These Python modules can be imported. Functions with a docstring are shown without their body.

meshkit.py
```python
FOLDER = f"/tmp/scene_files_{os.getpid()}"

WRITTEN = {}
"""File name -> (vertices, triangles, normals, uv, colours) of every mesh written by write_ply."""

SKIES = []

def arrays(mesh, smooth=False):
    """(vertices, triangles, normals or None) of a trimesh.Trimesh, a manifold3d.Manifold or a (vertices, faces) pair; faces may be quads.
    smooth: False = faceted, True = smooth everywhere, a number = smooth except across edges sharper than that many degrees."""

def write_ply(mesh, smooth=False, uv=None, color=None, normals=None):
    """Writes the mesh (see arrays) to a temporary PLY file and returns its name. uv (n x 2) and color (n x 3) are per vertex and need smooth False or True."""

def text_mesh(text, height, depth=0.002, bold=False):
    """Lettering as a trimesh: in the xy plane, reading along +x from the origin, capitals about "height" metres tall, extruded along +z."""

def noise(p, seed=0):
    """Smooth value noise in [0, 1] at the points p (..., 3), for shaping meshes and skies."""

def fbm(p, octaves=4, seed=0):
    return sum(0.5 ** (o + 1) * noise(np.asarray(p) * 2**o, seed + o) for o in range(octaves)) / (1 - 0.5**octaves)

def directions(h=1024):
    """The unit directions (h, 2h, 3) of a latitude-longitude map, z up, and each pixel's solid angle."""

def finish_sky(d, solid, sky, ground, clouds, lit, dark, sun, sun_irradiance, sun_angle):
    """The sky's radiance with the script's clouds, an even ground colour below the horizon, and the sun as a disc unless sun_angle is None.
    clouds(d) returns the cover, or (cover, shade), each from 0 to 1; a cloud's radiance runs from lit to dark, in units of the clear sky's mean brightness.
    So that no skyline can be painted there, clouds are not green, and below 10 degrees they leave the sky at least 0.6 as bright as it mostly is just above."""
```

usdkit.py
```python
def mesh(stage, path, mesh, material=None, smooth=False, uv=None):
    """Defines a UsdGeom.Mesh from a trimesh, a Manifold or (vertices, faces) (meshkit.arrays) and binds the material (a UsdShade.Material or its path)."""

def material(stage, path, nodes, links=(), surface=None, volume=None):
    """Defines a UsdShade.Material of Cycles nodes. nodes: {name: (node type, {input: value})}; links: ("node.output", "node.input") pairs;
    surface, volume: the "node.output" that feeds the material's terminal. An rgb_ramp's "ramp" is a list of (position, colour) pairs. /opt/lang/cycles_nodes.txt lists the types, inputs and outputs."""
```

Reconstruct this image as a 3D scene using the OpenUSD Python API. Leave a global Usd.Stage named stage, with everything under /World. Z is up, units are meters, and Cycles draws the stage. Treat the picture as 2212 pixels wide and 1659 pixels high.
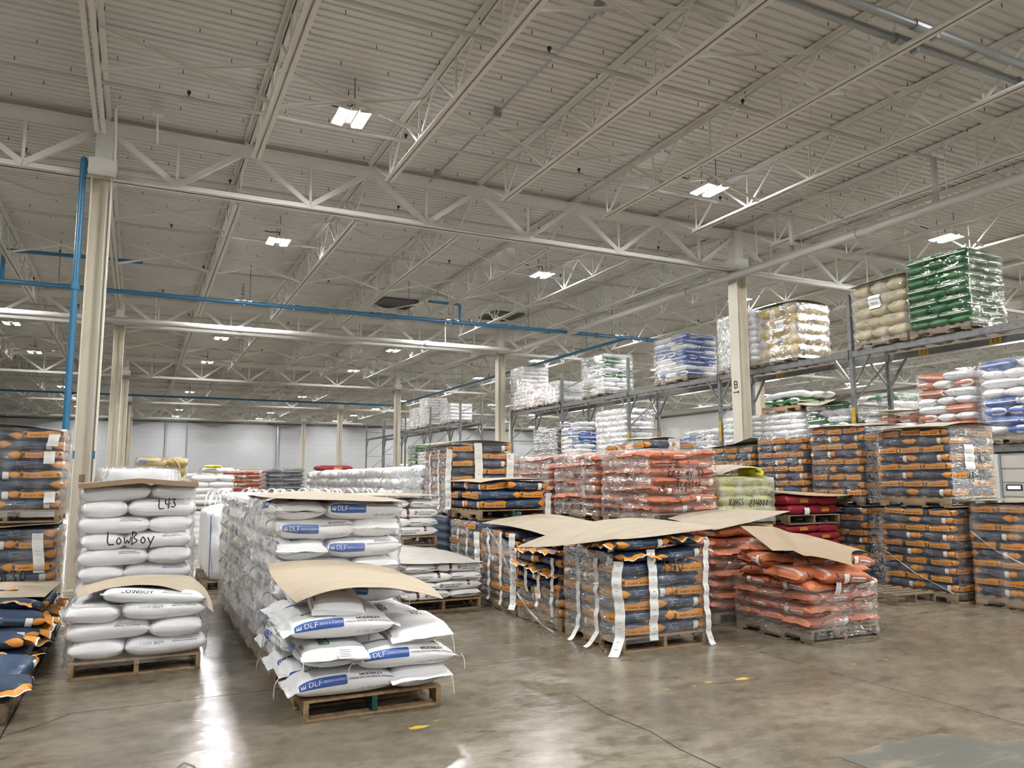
import math, random
import numpy as np, trimesh, usdkit, meshkit
from shapely.geometry import Polygon, LineString, box as sbox
from shapely import affinity, union_all
from pxr import Usd, UsdGeom, UsdShade, Gf

stage = Usd.Stage.CreateInMemory()
UsdGeom.SetStageUpAxis(stage, UsdGeom.Tokens.z)
UsdGeom.SetStageMetersPerUnit(stage, 1.0)
UsdGeom.Xform.Define(stage, '/World')
UsdGeom.Scope.Define(stage, '/World/Looks')
rng = np.random.default_rng(7)

# ------------------------------------------------------------------ camera, light, exposure
FPX, YAW, PITCH, ROLL = 1661.8, 0.4501, 0.1229, -0.0032
CAM = np.array([0.7613, -13.6389, 1.65])
fw = np.array([math.sin(YAW) * math.cos(PITCH), math.cos(YAW) * math.cos(PITCH), math.sin(PITCH)])
r0 = np.array([math.cos(YAW), -math.sin(YAW), 0.0]); u0 = np.cross(r0, fw)
rt = math.cos(ROLL) * r0 + math.sin(ROLL) * u0
up = -math.sin(ROLL) * r0 + math.cos(ROLL) * u0
cam = UsdGeom.Camera.Define(stage, '/World/camera')
cam.AddTransformOp().Set(Gf.Matrix4d(*rt, 0, *up, 0, *(-fw), 0, *CAM, 1))
cam.CreateHorizontalApertureAttr(36.0); cam.CreateVerticalApertureAttr(27.0)
cam.CreateFocalLengthAttr(36.0 * FPX / 2212)
cam.CreateClippingRangeAttr(Gf.Vec2f(0.05, 400))
cam.CreateExposureAttr(0.97)
LAMP_STRENGTH = 290.0     # the LED panels' radiance: the only light in the hall
LAMP_COLOR = (1.0, 1.0, 0.99)

def seen(pts, m=0.25):
    """is any of these points inside the picture, with a margin for a step to the side?"""
    d = np.atleast_2d(pts) - CAM
    z = d @ fw
    x, y = FPX * (d @ rt) / np.maximum(z, 1e-6) / 1106, FPX * (d @ up) / np.maximum(z, 1e-6) / 829.5
    return bool(np.any((z > 0.3) & (abs(x) < 1 + m) & (abs(y) < 1 + m)))

# ------------------------------------------------------------------ helpers: prims
names = {}
def numbered(parent, name):
    k = (parent, name); n = names.get(k, 0); names[k] = n + 1
    return f'{parent}/{name}' + (f'_{n:03d}' if n else '')

def tag(p, label=None, cat=None, group=None, kind=None):
    for k, v in (('label', label), ('category', cat), ('group', group), ('kind', kind)):
        if v: p.SetCustomDataByKey(k, v)
    return p

def xf(path, loc=(0, 0, 0), rot=(0, 0, 0), scale=None):
    x = UsdGeom.Xform.Define(stage, path)
    x.AddTranslateOp().Set(Gf.Vec3d(*map(float, loc)))
    if any(rot): x.AddRotateXYZOp().Set(Gf.Vec3f(*map(float, rot)))
    if scale is not None: x.AddScaleOp().Set(Gf.Vec3f(*map(float, scale)))
    return x.GetPrim()

def thing(name, label, cat, loc=(0, 0, 0), rot=(0, 0, 0), group=None, kind=None, scale=None):
    return tag(xf(numbered('/World', name), loc, rot, scale), label, cat, group, kind)

def part(parent, name, mesh, mat, smooth=30, label=None, kind=None):
    pp = parent if isinstance(parent, str) else str(parent.GetPath())
    m = usdkit.mesh(stage, numbered(pp, name), mesh, mat, smooth).GetPrim()
    return tag(m, label, None, None, kind)

def solo(name, mesh, mat, label, cat, smooth=30, group=None, kind=None):
    return tag(usdkit.mesh(stage, numbered('/World', name), mesh, mat, smooth).GetPrim(), label, cat, group, kind)

def struct(name, mesh, mat, smooth=30, label=None):
    return tag(usdkit.mesh(stage, numbered('/World', name), mesh, mat, smooth).GetPrim(), label, None, None, 'structure')

CLS = stage.CreateClassPrim('/World/Prototypes')
def proto(name):
    return xf(numbered('/World/Prototypes', name))

def put(pr, name, label, cat, loc, rot=(0, 0, 0), scale=None, group=None):
    p = thing(name, label, cat, loc, rot, group, None, scale)
    p.GetReferences().AddInternalReference(pr.GetPath()); p.SetInstanceable(True)
    return p

ORD = ['bottom', 'second', 'third', 'fourth', 'fifth', 'sixth', 'seventh', 'eighth', 'ninth', 'tenth', 'eleventh', 'twelfth']

# ------------------------------------------------------------------ helpers: meshes
def cat_(ms):
    ms = [m for m in ms if m is not None]
    return trimesh.util.concatenate(ms) if len(ms) > 1 else ms[0]
def bx(x0, x1, y0, y1, z0, z1):
    m = trimesh.creation.box(extents=(x1 - x0, y1 - y0, z1 - z0)); m.apply_translation(((x0 + x1) / 2, (y0 + y1) / 2, (z0 + z1) / 2)); return m
def cbx(x0, x1, y0, y1, z0, z1, c=0.004):
    """a box with chamfered edges"""
    import manifold3d as mf
    pts = []
    for x, sx in ((x0, 1), (x1, -1)):
        for y, sy in ((y0, 1), (y1, -1)):
            for z, sz in ((z0, 1), (z1, -1)):
                pts += [(x, y + sy * c, z + sz * c), (x + sx * c, y, z + sz * c), (x + sx * c, y + sy * c, z)]
    m = mf.Manifold.hull_points(np.array(pts)).to_mesh()
    return trimesh.Trimesh(m.vert_properties[:, :3], m.tri_verts, process=False)
def bar(a, b, w, h, upv=(0, 0, 1)):
    a, b = np.asarray(a, float), np.asarray(b, float); d = b - a; L = np.linalg.norm(d); d /= L
    s = np.cross(d, upv)
    if np.linalg.norm(s) < 1e-6: s = np.cross(d, (1, 0, 0))
    s /= np.linalg.norm(s); t = np.cross(s, d)
    m = trimesh.creation.box(extents=(L, w, h))
    M = np.eye(4); M[:3, 0], M[:3, 1], M[:3, 2], M[:3, 3] = d, s, t, (a + b) / 2
    m.apply_transform(M); return m
def tube(pts, r, sides=10, caps=True):
    p = np.asarray(pts, float); n = len(p)
    t = np.gradient(p, axis=0); t /= np.linalg.norm(t, axis=1, keepdims=True) + 1e-12
    ref = np.array([0, 0, 1.0]) if abs(t[0, 2]) < 0.9 else np.array([1.0, 0, 0])
    if n > 2 and np.any(abs(t @ ref) > 0.95): ref = np.array([0.31, 0.83, 0.47])
    a = np.cross(t, ref); a /= np.linalg.norm(a, axis=1, keepdims=True) + 1e-12
    b = np.cross(t, a); ang = np.arange(sides) * 2 * np.pi / sides
    v = p[:, None] + r * (np.cos(ang)[None, :, None] * a[:, None] + np.sin(ang)[None, :, None] * b[:, None])
    return grid_mesh(v, wrap_v=True, caps=caps)
def grid_mesh(v, wrap_v=False, caps=False):
    n, m = v.shape[:2]
    jn = m if wrap_v else m - 1
    i, j = np.meshgrid(np.arange(n - 1), np.arange(jn), indexing='ij')
    k = (j + 1) % m
    q = np.stack([i * m + j, (i + 1) * m + j, (i + 1) * m + k, i * m + k], -1).reshape(-1, 4)
    f = [q[:, [0, 1, 2]], q[:, [0, 2, 3]]]
    vv = v.reshape(-1, 3)
    if caps:
        c0, c1 = vv[:m].mean(0), vv[-m:].mean(0)
        N = len(vv); vv = np.vstack([vv, c0, c1])
        jj = np.arange(m); kk = (jj + 1) % m
        f.append(np.stack([np.full(m, N), jj, kk], 1)); f.append(np.stack([np.full(m, N + 1), (n - 1) * m + kk, (n - 1) * m + jj], 1))
    return trimesh.Trimesh(vv, np.vstack(f), process=False)
def rbend(pts, r=0.15, n=5):
    """round the corners of a polyline"""
    p = [np.asarray(q, float) for q in pts]; out = [p[0]]
    for i in range(1, len(p) - 1):
        a = p[i] + (p[i - 1] - p[i]) / np.linalg.norm(p[i - 1] - p[i]) * r; b = p[i] + (p[i + 1] - p[i]) / np.linalg.norm(p[i + 1] - p[i]) * r
        for t in np.linspace(0, 1, n): out.append((1 - t) ** 2 * a + 2 * t * (1 - t) * p[i] + t * t * b)
    return out + [p[-1]]
def tri2(poly, mx=0.03):
    """a flat shapely shape as (points 2D, faces), cut small enough to bend"""
    vs, fs, n = [], [], 0
    for g in getattr(poly, 'geoms', [poly]):
        if g.area < 1e-9: continue
        v, f = trimesh.creation.triangulate_polygon(g, engine='earcut')
        vs.append(v); fs.append(f + n); n += len(v)
    v, f = np.vstack(vs), np.vstack(fs)
    v3, f = trimesh.remesh.subdivide_to_size(np.c_[v, np.zeros(len(v))], f, mx, max_iter=12)
    a = v3[f]; s = np.cross(a[:, 1] - a[:, 0], a[:, 2] - a[:, 0])[:, 2]
    f = f.copy(); f[s < 0] = f[s < 0][:, ::-1]
    return v3[:, :2], f
TXT = {}
def text2(s, h, bold=False, centre=True, mx=0.05):
    k = (s, bold)
    if k not in TXT:
        m = meshkit.text_mesh(s, 1.0, 0.01, bold)
        v, f = np.array(m.vertices), np.array(m.faces)
        f = f[(v[f][:, :, 2] > 0.009).all(1)]
        u, inv = np.unique(f, return_inverse=True)
        TXT[k] = (v[u][:, :2], inv.reshape(f.shape))
    v, f = TXT[k]; v = v * h
    if centre: v = v - [(v[:, 0].min() + v[:, 0].max()) / 2, h / 2]
    v3, f = trimesh.remesh.subdivide_to_size(np.c_[v, np.zeros(len(v))], f, mx, max_iter=8)
    return v3[:, :2], f
def join2(items):
    vs, fs, n = [], [], 0
    for v, f in items: vs.append(v); fs.append(f + n); n += len(v)
    return np.vstack(vs), np.vstack(fs)
def shift2(t, dx=0, dy=0, rot=0, sx=1):
    v, f = t; c, s = math.cos(rot), math.sin(rot)
    v = v * [sx, 1]
    return v @ np.array([[c, s], [-s, c]]) + [dx, dy], (f if sx > 0 else f[:, ::-1])
def rrect(w, h, r): return sbox(-w / 2 + r, -h / 2 + r, w / 2 - r, h / 2 - r).buffer(r, quad_segs=3)

# handwriting: pen strokes on a 1 x 1.4 cell
PEN = {
 'L': [[(0, 1.4), (0, 0), (.7, .05)]], 'o': [[(.35, .8), (.05, .4), (.35, 0), (.7, .4), (.35, .8)]], 'w': [[(0, .8), (.2, 0), (.4, .6), (.6, 0), (.8, .8)]],
 'W': [[(0, .9), (.2, 0), (.45, .7), (.7, 0), (.9, 1)]], 'B': [[(0, 0), (.05, 1.4)], [(.05, 1.4), (.6, 1.2), (.1, .75), (.75, .4), (0, 0)]],
 'u': [[(0, .8), (.1, .1), (.5, .1), (.65, .8), (.7, 0)]], 'y': [[(0, .7), (.3, .1)], [(.7, .8), (.1, -.5)]], '4': [[(.1, 1.3), (0, .6), (.7, .6)], [(.6, 1.4), (.55, 0)]],
 '3': [[(0, 1.2), (.6, 1.25), (.3, .75), (.7, .35), (.3, 0), (0, .2)]], '8': [[(.6, 1.2), (.1, 1.1), (.6, .4), (.3, 0), (.05, .35), (.6, 1.2)]],
 '0': [[(.35, 1.3), (.05, .7), (.35, 0), (.7, .7), (.35, 1.3)]], 'F': [[(0, 0), (.05, 1.4), (.7, 1.35)], [(.02, .75), (.5, .75)]], 'E': [[(.7, 1.4), (0, 1.35), (0, 0), (.7, .05)], [(0, .7), (.5, .7)]],
 'n': [[(0, 0), (.05, .8)], [(.05, .6), (.4, .85), (.55, 0)]], 'e': [[(.05, .4), (.6, .5), (.35, .85), (.05, .4), (.3, 0), (.6, .15)]], 'r': [[(0, 0), (.05, .8)], [(.05, .5), (.5, .8)]],
 'g': [[(.6, .7), (.1, .6), (.3, .1), (.6, .7), (.55, -.4), (.1, -.4)]], '9': [[(.6, 1.0), (.3, 1.35), (.1, 1), (.55, .9), (.5, 0)]], 'K': [[(0, 0), (0, 1.3)], [(.6, 1.3), (.02, .6), (.7, 0)]],
 'I': [[(.2, 0), (.2, 1.3)]], 'N': [[(0, 0), (0, 1.3), (.6, 0), (.6, 1.3)]], 'G': [[(.7, 1.1), (.3, 1.3), (0, .6), (.4, 0), (.7, .5), (.4, .5)]], 'S': [[(.6, 1.2), (.2, 1.25), (.1, .8), (.6, .5), (.4, .05), (0, .1)]],
 '2': [[(0, 1.1), (.4, 1.35), (.6, 1), (0, 0), (.7, 0)]], '7': [[(0, 1.3), (.65, 1.3), (.2, 0)]], 'R': [[(0, 0), (.1, 1.4), (.6, 1.1), (.1, .7), (.65, 0)]], '5': [[(.6, 1.3), (.1, 1.3), (.05, .8), (.55, .6), (.4, 0), (0, .1)]],
 'C': [[(.7, 1.2), (.2, 1.2), (0, .6), (.3, 0), (.7, .2)]], '1': [[(.2, 1.35), (.25, 0)]], '-': [[(.1, .6), (.6, .65)]], 'p': [[(0, -.5), (.05, .8), (.5, .7), (.4, .2), (.05, .25)]], ' ': [], 'x': [[(0, .8), (.6, 0)], [(.6, .8), (0, 0)]],
 't': [[(.2, 1.2), (.2, 0)], [(0, .8), (.45, .8)]], 'd': [[(.6, 1.3), (.6, 0)], [(.6, .6), (.2, .6), (.1, .1), (.6, .2)]], 'i': [[(.2, .8), (.2, 0)]], 's': [[(.5, .7), (.1, .65), (.45, .3), (.05, .05)]], 'T': [[(.35, 1.3), (.35, 0)], [(0, 1.3), (.7, 1.35)]], 'a': [[(.55, .75), (.1, .5), (.15, .05), (.5, .4), (.6, 0)]],
 'A': [[(0, 0), (.35, 1.3), (.7, 0)], [(.15, .5), (.55, .5)]]}
def pen2(s, h, thick=0.006):
    x, out = 0.0, []
    for c in s:
        for st in PEN.get(c, []):
            p = np.array(st) * [h * .62, h * .7] + [x, 0]
            q = [p[0]]
            for i in range(1, len(p) - 1): q += [.75 * p[i] + .25 * p[i - 1], .75 * p[i] + .25 * p[i + 1]]
            out.append(LineString(q + [p[-1]]).buffer(thick / 2, quad_segs=2))
        x += h * (.35 if c in ' I1i' else .58)
    v, f = tri2(union_all(out), 0.05)
    return v - [x / 2, h / 2], f

# ------------------------------------------------------------------ materials
LOOK = {}
def M(name, col, rough=0.55, metal=0.0, bump=None, vary=0.0, spec=0.5, wear=None, coat=0.0):
    """col linear; bump=(scale xyz or number, strength, distance); vary: per-copy brightness; wear=(scale, colour, low, high)"""
    if name in LOOK: return LOOK[name]
    n = {'p': ('principled_bsdf', {'base_color': col, 'roughness': rough, 'metallic': metal, 'specular_ior_level': spec, 'coat_weight': coat, 'coat_roughness': 0.2})}
    l = []
    n['tc'] = ('texture_coordinate', {})
    cur = None
    if wear:
        n['wm'] = ('mapping', {'scale': wear[0] if np.ndim(wear[0]) else (wear[0],) * 3})
        n['wn'] = ('noise_texture', {'scale': 1.0, 'detail': 2.0, 'roughness': 0.65})
        n['wr'] = ('map_range', {'from_min': wear[2], 'from_max': wear[3], 'clamp': True})
        n['wx'] = ('mix', {'color1': col, 'color2': wear[1]})
        l += [('tc.object', 'wm.vector'), ('wm.vector', 'wn.vector'), ('wn.fac', 'wr.value'), ('wr.result', 'wx.fac')]; cur = 'wx.color'
    if vary:
        n['oi'] = ('object_info', {})
        n['vr'] = ('map_range', {'from_min': 0, 'from_max': 1, 'to_min': 1 - vary, 'to_max': 1 + vary * .6})
        n['vh'] = ('hsv', {'color': col})
        l += [('oi.random', 'vr.value'), ('vr.result', 'vh.value')]
        if cur: l.append((cur, 'vh.color'))
        cur = 'vh.color'
    if cur: l.append((cur, 'p.base_color'))
    if bump:
        sc = bump[0] if np.ndim(bump[0]) else (bump[0],) * 3
        n['bm'] = ('mapping', {'scale': sc}); n['bn'] = ('noise_texture', {'scale': 1.0, 'detail': 1.0})
        n['b'] = ('bump', {'strength': bump[1], 'distance': bump[2]})
        l += [('tc.object', 'bm.vector'), ('bm.vector', 'bn.vector'), ('bn.fac', 'b.height'), ('b.normal', 'p.normal')]
    LOOK[name] = usdkit.material(stage, '/World/Looks/' + name, n, l, surface='p.BSDF')
    return LOOK[name]

def film(name, haze, gloss=0.35, scale=(6, 6, 20), tint=(1, 1, 1), rough=0.065, bump=0.034):
    """clear stretch film: see-through, glossy in drawn-out wrinkles, a little milky"""
    n = {'g': ('geometry', {}), 'm': ('mapping', {'scale': scale, 'rotation': (0.35, 0.2, 0)}),
         'n1': ('noise_texture', {'scale': 1.0, 'detail': 2.0, 'roughness': 0.6}),
         'n2': ('noise_texture', {'scale': 4.5, 'detail': 1.0, 'roughness': 0.6}),
         'b': ('bump', {'strength': 1.0, 'distance': bump}),
         'gl': ('glossy_bsdf', {'color': (.9, .9, .9), 'roughness': rough}),
         'tr': ('transparent_bsdf', {'color': (.97, .97, .97)}),
         'd1': ('diffuse_bsdf', {'color': tint}), 'd2': ('translucent_bsdf', {'color': tint}), 'df': ('mix_closure', {'fac': 0.45}),
         'lw': ('layer_weight', {'blend': 0.25}),
         'gf': ('math', {'math_type': 'multiply', 'value2': gloss, 'use_clamp': True}),
         'gs': ('math', {'math_type': 'add', 'value2': 0.03, 'use_clamp': True}),
         'hr': ('map_range', {'from_min': 0.42, 'from_max': 0.72, 'to_min': haze * 0.4, 'to_max': min(haze * 1.9, 0.85), 'clamp': True}),
         'x1': ('mix_closure', {}), 'x2': ('mix_closure', {})}
    l = [('g.position', 'm.vector'), ('m.vector', 'n1.vector'), ('g.position', 'n2.vector'), ('n1.fac', 'b.height'),
         ('b.normal', 'gl.normal'), ('b.normal', 'lw.normal'), ('lw.fresnel', 'gf.value1'), ('gf.value', 'gs.value1'),
         ('n2.fac', 'hr.value'), ('gs.value', 'x1.fac'), ('tr.BSDF', 'x1.closure1'), ('gl.BSDF', 'x1.closure2'),
         ('hr.result', 'x2.fac'), ('x1.closure', 'x2.closure1'), ('d1.BSDF', 'df.closure1'), ('d2.BSDF', 'df.closure2'), ('df.closure', 'x2.closure2')]
    LOOK[name] = usdkit.material(stage, '/World/Looks/' + name, n, l, surface='x2.closure')
    return LOOK[name]

def emit(name, col, s):
    LOOK[name] = usdkit.material(stage, '/World/Looks/' + name, {'e': ('emission', {'color': col, 'strength': s})}, [], surface='e.emission')
    return LOOK[name]

steel = M('steel_white', (.66, .65, .61), .45)
deckm = M('deck_white', (.58, .58, .555), .5)
steeld = M('steel_dark', (.12, .115, .11), .5)
colm = M('column_paint', (.60, .555, .455), .45, wear=((3, 3, .6), (.42, .36, .25), .55, .8))
galv = M('galvanised', (.33, .35, .36), .4, metal=.6)
pipew = M('pipe_white', (.47, .45, .42), .4)
bluep = M('pipe_blue', (.03, .16, .30), .35)
blackm = M('black_plastic', (.012, .012, .013), .5)
rackm = M('rack_grey', (.17, .175, .175), .42, metal=.3, wear=(9, (.09, .09, .09), .5, .75))
yellowm = M('rack_yellow', (.55, .36, .02), .5, wear=(25, (.12, .09, .04), .5, .7))
wood = M('pallet_wood', (.36, .245, .135), .75, vary=.22, bump=((70, 6, 70), .35, .003), wear=((18, 3, 18), (.17, .11, .06), .48, .72))
woodd = M('pallet_wood_grey', (.24, .18, .12), .8, vary=.2, bump=((70, 6, 70), .35, .003), wear=((18, 3, 18), (.12, .09, .06), .45, .7))
greenpaint = M('green_paint', (.01, .075, .055), .6, wear=(30, (.2, .14, .08), .6, .8))
kraft = M('kraft_paper', (.44, .365, .265), .72, bump=((4, 9, 4), .15, .006), wear=((2, 14, 2), (.39, .315, .22), .5, .8))
kraftb = M('kraft_brown', (.32, .24, .158), .72, bump=((4, 9, 4), .15, .006), wear=((2, 14, 2), (.31, .235, .155), .5, .8))
kraftd = M('kraft_grey', (.38, .32, .24), .72, bump=((4, 16, 4), .2, .006), wear=((2.5, 26, 2.5), (.29, .235, .17), .48, .78))
slipw = M('slip_sheet', (.60, .57, .53), .3, bump=((5, 14, 5), .6, .012), wear=((5, 12, 5), (.5, .47, .42), .5, .7))
weave = (90, .10, .002)
poly = M('woven_white', (.84, .84, .85), .42, bump=(12, .45, .012), vary=.05)
polyg = M('woven_grey', (.74, .75, .77), .4, bump=(22, .3, .008), vary=.10)
paperw = M('paper_white', (.82, .815, .80), .5, bump=(16, .22, .006), vary=.05)
navy = M('bag_navy', (.028, .055, .108), .40, bump=(11, .5, .013), vary=.25)
amber = M('bag_amber', (.66, .27, .035), .45, bump=(20, .5, .008), vary=.12)
rust = M('bag_orange', (.50, .145, .06), .42, bump=(11, .55, .014), vary=.14)
maroon = M('bag_maroon', (.27, .014, .028), .45, bump=(14, .25, .006), vary=.12)
gold = M('bag_gold', (.50, .38, .10), .4, bump=(14, .3, .008), vary=.12)
tan = M('bag_tan', (.46, .40, .24), .4, bump=(14, .3, .008), vary=.1)
limey = M('bag_yellow', (.62, .60, .20), .4, bump=(14, .3, .008), vary=.1)
lime = M('bag_bright_yellow', (.75, .70, .03), .4, bump=(14, .3, .008))
green = M('bag_green', (.035, .17, .055), .42, bump=(16, .3, .008), vary=.15)
blue = M('bag_blue', (.05, .13, .42), .42, bump=(16, .3, .008), vary=.15)
slate = M('bag_slate', (.12, .125, .14), .45, bump=(16, .3, .008), vary=.15)
pblue = M('print_blue', (.035, .105, .36), .45)
pwhite = M('print_white', (.80, .79, .77), .5)
pblack = M('print_black', (.02, .022, .024), .5)
pgrey = M('print_grey', (.33, .33, .33), .6)
pgreen = M('print_green', (.02, .17, .07), .45)
pmar = M('print_maroon', (.12, .015, .03), .5)
porange = M('print_orange', (.78, .28, .07), .5)
pbrown = M('print_brown', (.22, .07, .035), .5)
plogo = M('print_pale_blue', (.42, .47, .53), .5)
pdblue = M('print_dark_blue', (.03, .045, .09), .5)
tagm = M('tag_paper', (.78, .78, .76), .55, bump=(40, .2, .003))
stringm = M('string_white', (.75, .74, .7), .7)
ink = M('marker_ink', (.008, .008, .009), .4)
card = M('cardboard', (.30, .21, .125), .75)
f_light = film('film_light', .06, gloss=.45)
f_mid = film('film_mid', .13, gloss=.5)
f_heavy = film('film_heavy', .30, gloss=.6)
f_clear = film('film_clear', .14, gloss=.6, scale=(16, 16, 9), rough=.09)
f_soft = film('film_soft', .10, gloss=.5, scale=(5, 5, 14), bump=.02)
f_pink = film('film_dusty', .14, gloss=.5, tint=(.97, .93, .93))
led = emit('led_panel', LAMP_COLOR, LAMP_STRENGTH)
skyglass = emit('daylight_pane', (.7, .85, 1), 1.2)
# ------------------------------------------------------------------ sacks
class Sack:
    """a filled sack: length along x, lying on z = 0, sampled on a grid so that print and flaps follow its skin"""
    def __init__(s, L=.58, W=.40, T=.12, end='pillow', flange=0.0, seed=0, rough=.006, m=2.7, sag=0.0, nx=26, nt=28, full=6.0):
        s.L, s.W, s.T, s.fl, s.nt = L, W, T, flange, nt
        q = np.linspace(-1, 1, nx); s.x = np.sign(q) * (1 - (1 - abs(q)) ** 1.7)
        th = np.linspace(0, 2 * np.pi, nt, endpoint=False); s.th = th
        ax = abs(s.x)
        if end == 'pillow':
            h = T / 2 * np.maximum(1 - ax ** full, 0) ** .5; w = W / 2 * (1 - .03 * ax ** 2 - (.10 if not flange else -.01) * ax ** 8); h = np.maximum(h, .005 if flange else T * .07)
        else:
            h = T / 2 * np.maximum(1 - ax ** 12, 0) ** .4; w = W / 2 * np.maximum(1 - .10 * ax ** 14, 0); h = np.maximum(h, T * .16)
        c, sn = np.cos(th), np.sin(th)
        cy, cz = np.sign(c) * abs(c) ** (2 / m), np.sign(sn) * abs(sn) ** (2 / m)
        V = np.empty((nx, nt, 3)); V[:, :, 0] = (s.x * L / 2)[:, None]; V[:, :, 1] = w[:, None] * cy; V[:, :, 2] = h[:, None] * cz
        P = V * [3.2, 4, 9] + seed * 7.3
        d = (meshkit.fbm(P, 3, seed) - .5) * 2 * rough
        k = abs(s.x)[:, None] ** 5
        pl = np.cos(V[:, :, 1] * 95 + 3 * np.sin(seed + V[:, :, 1] * 21)) * .0035 * k if end == 'pillow' else np.cos(th * 7 + seed)[None, :] * .0035 * k
        V[:, :, 1] += d * np.sign(c) * abs(c); V[:, :, 2] += (d + pl) * np.sign(sn) * abs(sn) ** .5
        V[:, :, 2] += sag * (1 - (s.x[:, None] * 1.0) ** 2) - sag * .5
        V[:, :, 2] += T / 2
        s.V = V
        e1, e2 = np.gradient(V, axis=0), np.roll(V, -1, 1) - np.roll(V, 1, 1)
        n = np.cross(e2, e1); n /= np.linalg.norm(n, axis=2, keepdims=True) + 1e-12
        ctr = V.mean(1, keepdims=True); n[((V - ctr) * n).sum(2) < 0] *= -1
        s.N = n
        t = np.linspace(-np.pi, np.pi, 400)
        yy, zz = W / 2 * np.sign(np.cos(t)) * abs(np.cos(t)) ** (2 / m), T / 2 * np.sign(np.sin(t)) * abs(np.sin(t)) ** (2 / m)
        a = np.r_[0, np.cumsum(np.hypot(np.diff(yy), np.diff(zz)))]; a -= np.interp(0, t, a)
        s.arc, s.phi = a, t
        s.quarter = np.interp(np.pi / 2, t, a)
    def mesh(s):
        V = s.V
        if s.fl:
            a = []
            for i, sg in ((0, -1), (-1, 1)):
                e = V[i].copy(); zc = e[:, 2].mean()
                for d, kz in ((s.fl * .5, .8), (s.fl, 1.0)):
                    f = e.copy(); f[:, 0] += sg * d; f[:, 2] = zc + (e[:, 2] - zc) * .5 + kz * .012 * np.sin(f[:, 1] * 22 + sg) - d * .35
                    a.append((sg, f))
            V = np.concatenate([[a[1][1]], [a[0][1]], V, [a[2][1]], [a[3][1]]])
        return grid_mesh(V, wrap_v=True, caps=True)
    def at(s, x, phi, off):
        x = np.clip(x / (s.L / 2), -1, 1); i = np.interp(x, s.x, np.arange(len(s.x)))
        j = (phi / (2 * np.pi) * s.nt) % s.nt
        i0 = np.minimum(i.astype(int), len(s.x) - 2); fi = (i - i0)[:, None]; j0 = j.astype(int) % s.nt; j1 = (j0 + 1) % s.nt; fj = (j - np.floor(j))[:, None]
        g = lambda A: (A[i0, j0] * (1 - fj) + A[i0, j1] * fj) * (1 - fi) + (A[i0 + 1, j0] * (1 - fj) + A[i0 + 1, j1] * fj) * fi
        return g(s.V) + g(s.N) * off
    def decal(s, t2, x=0.0, y=0.0, side=-1, off=.0016):
        """flat shape -> skin. y: metres along the skin above the middle of the long side; side -1 faces -y and reads along +x"""
        v, f = t2
        X, A = v[:, 0] + x, v[:, 1] + y
        if side < 0: phi = np.pi - np.interp(A, s.arc, s.phi)
        else: X = -X; phi = np.interp(A, s.arc, s.phi)
        return trimesh.Trimesh(s.at(X, phi, off), f, process=False)
    def top(s, t2, x=0.0, y=0.0, off=.0016): return s.decal(t2, x, s.quarter + y, -1, off)

def bird(h):
    """a small perched long-beaked bird in outline"""
    pts = np.array([(-.9, .55), (-.25, .62), (-.1, .85), (.15, .9), (.3, .72), (.35, .4), (.62, .05), (.8, -.45), (.55, -.3), (.3, -.55), (.05, -.35), (-.05, 0), (-.1, .35), (-.3, .5)]) * h / 1.5
    return Polygon(pts).buffer(0)
def ring(p, t): return p.difference(p.buffer(-t))

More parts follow.
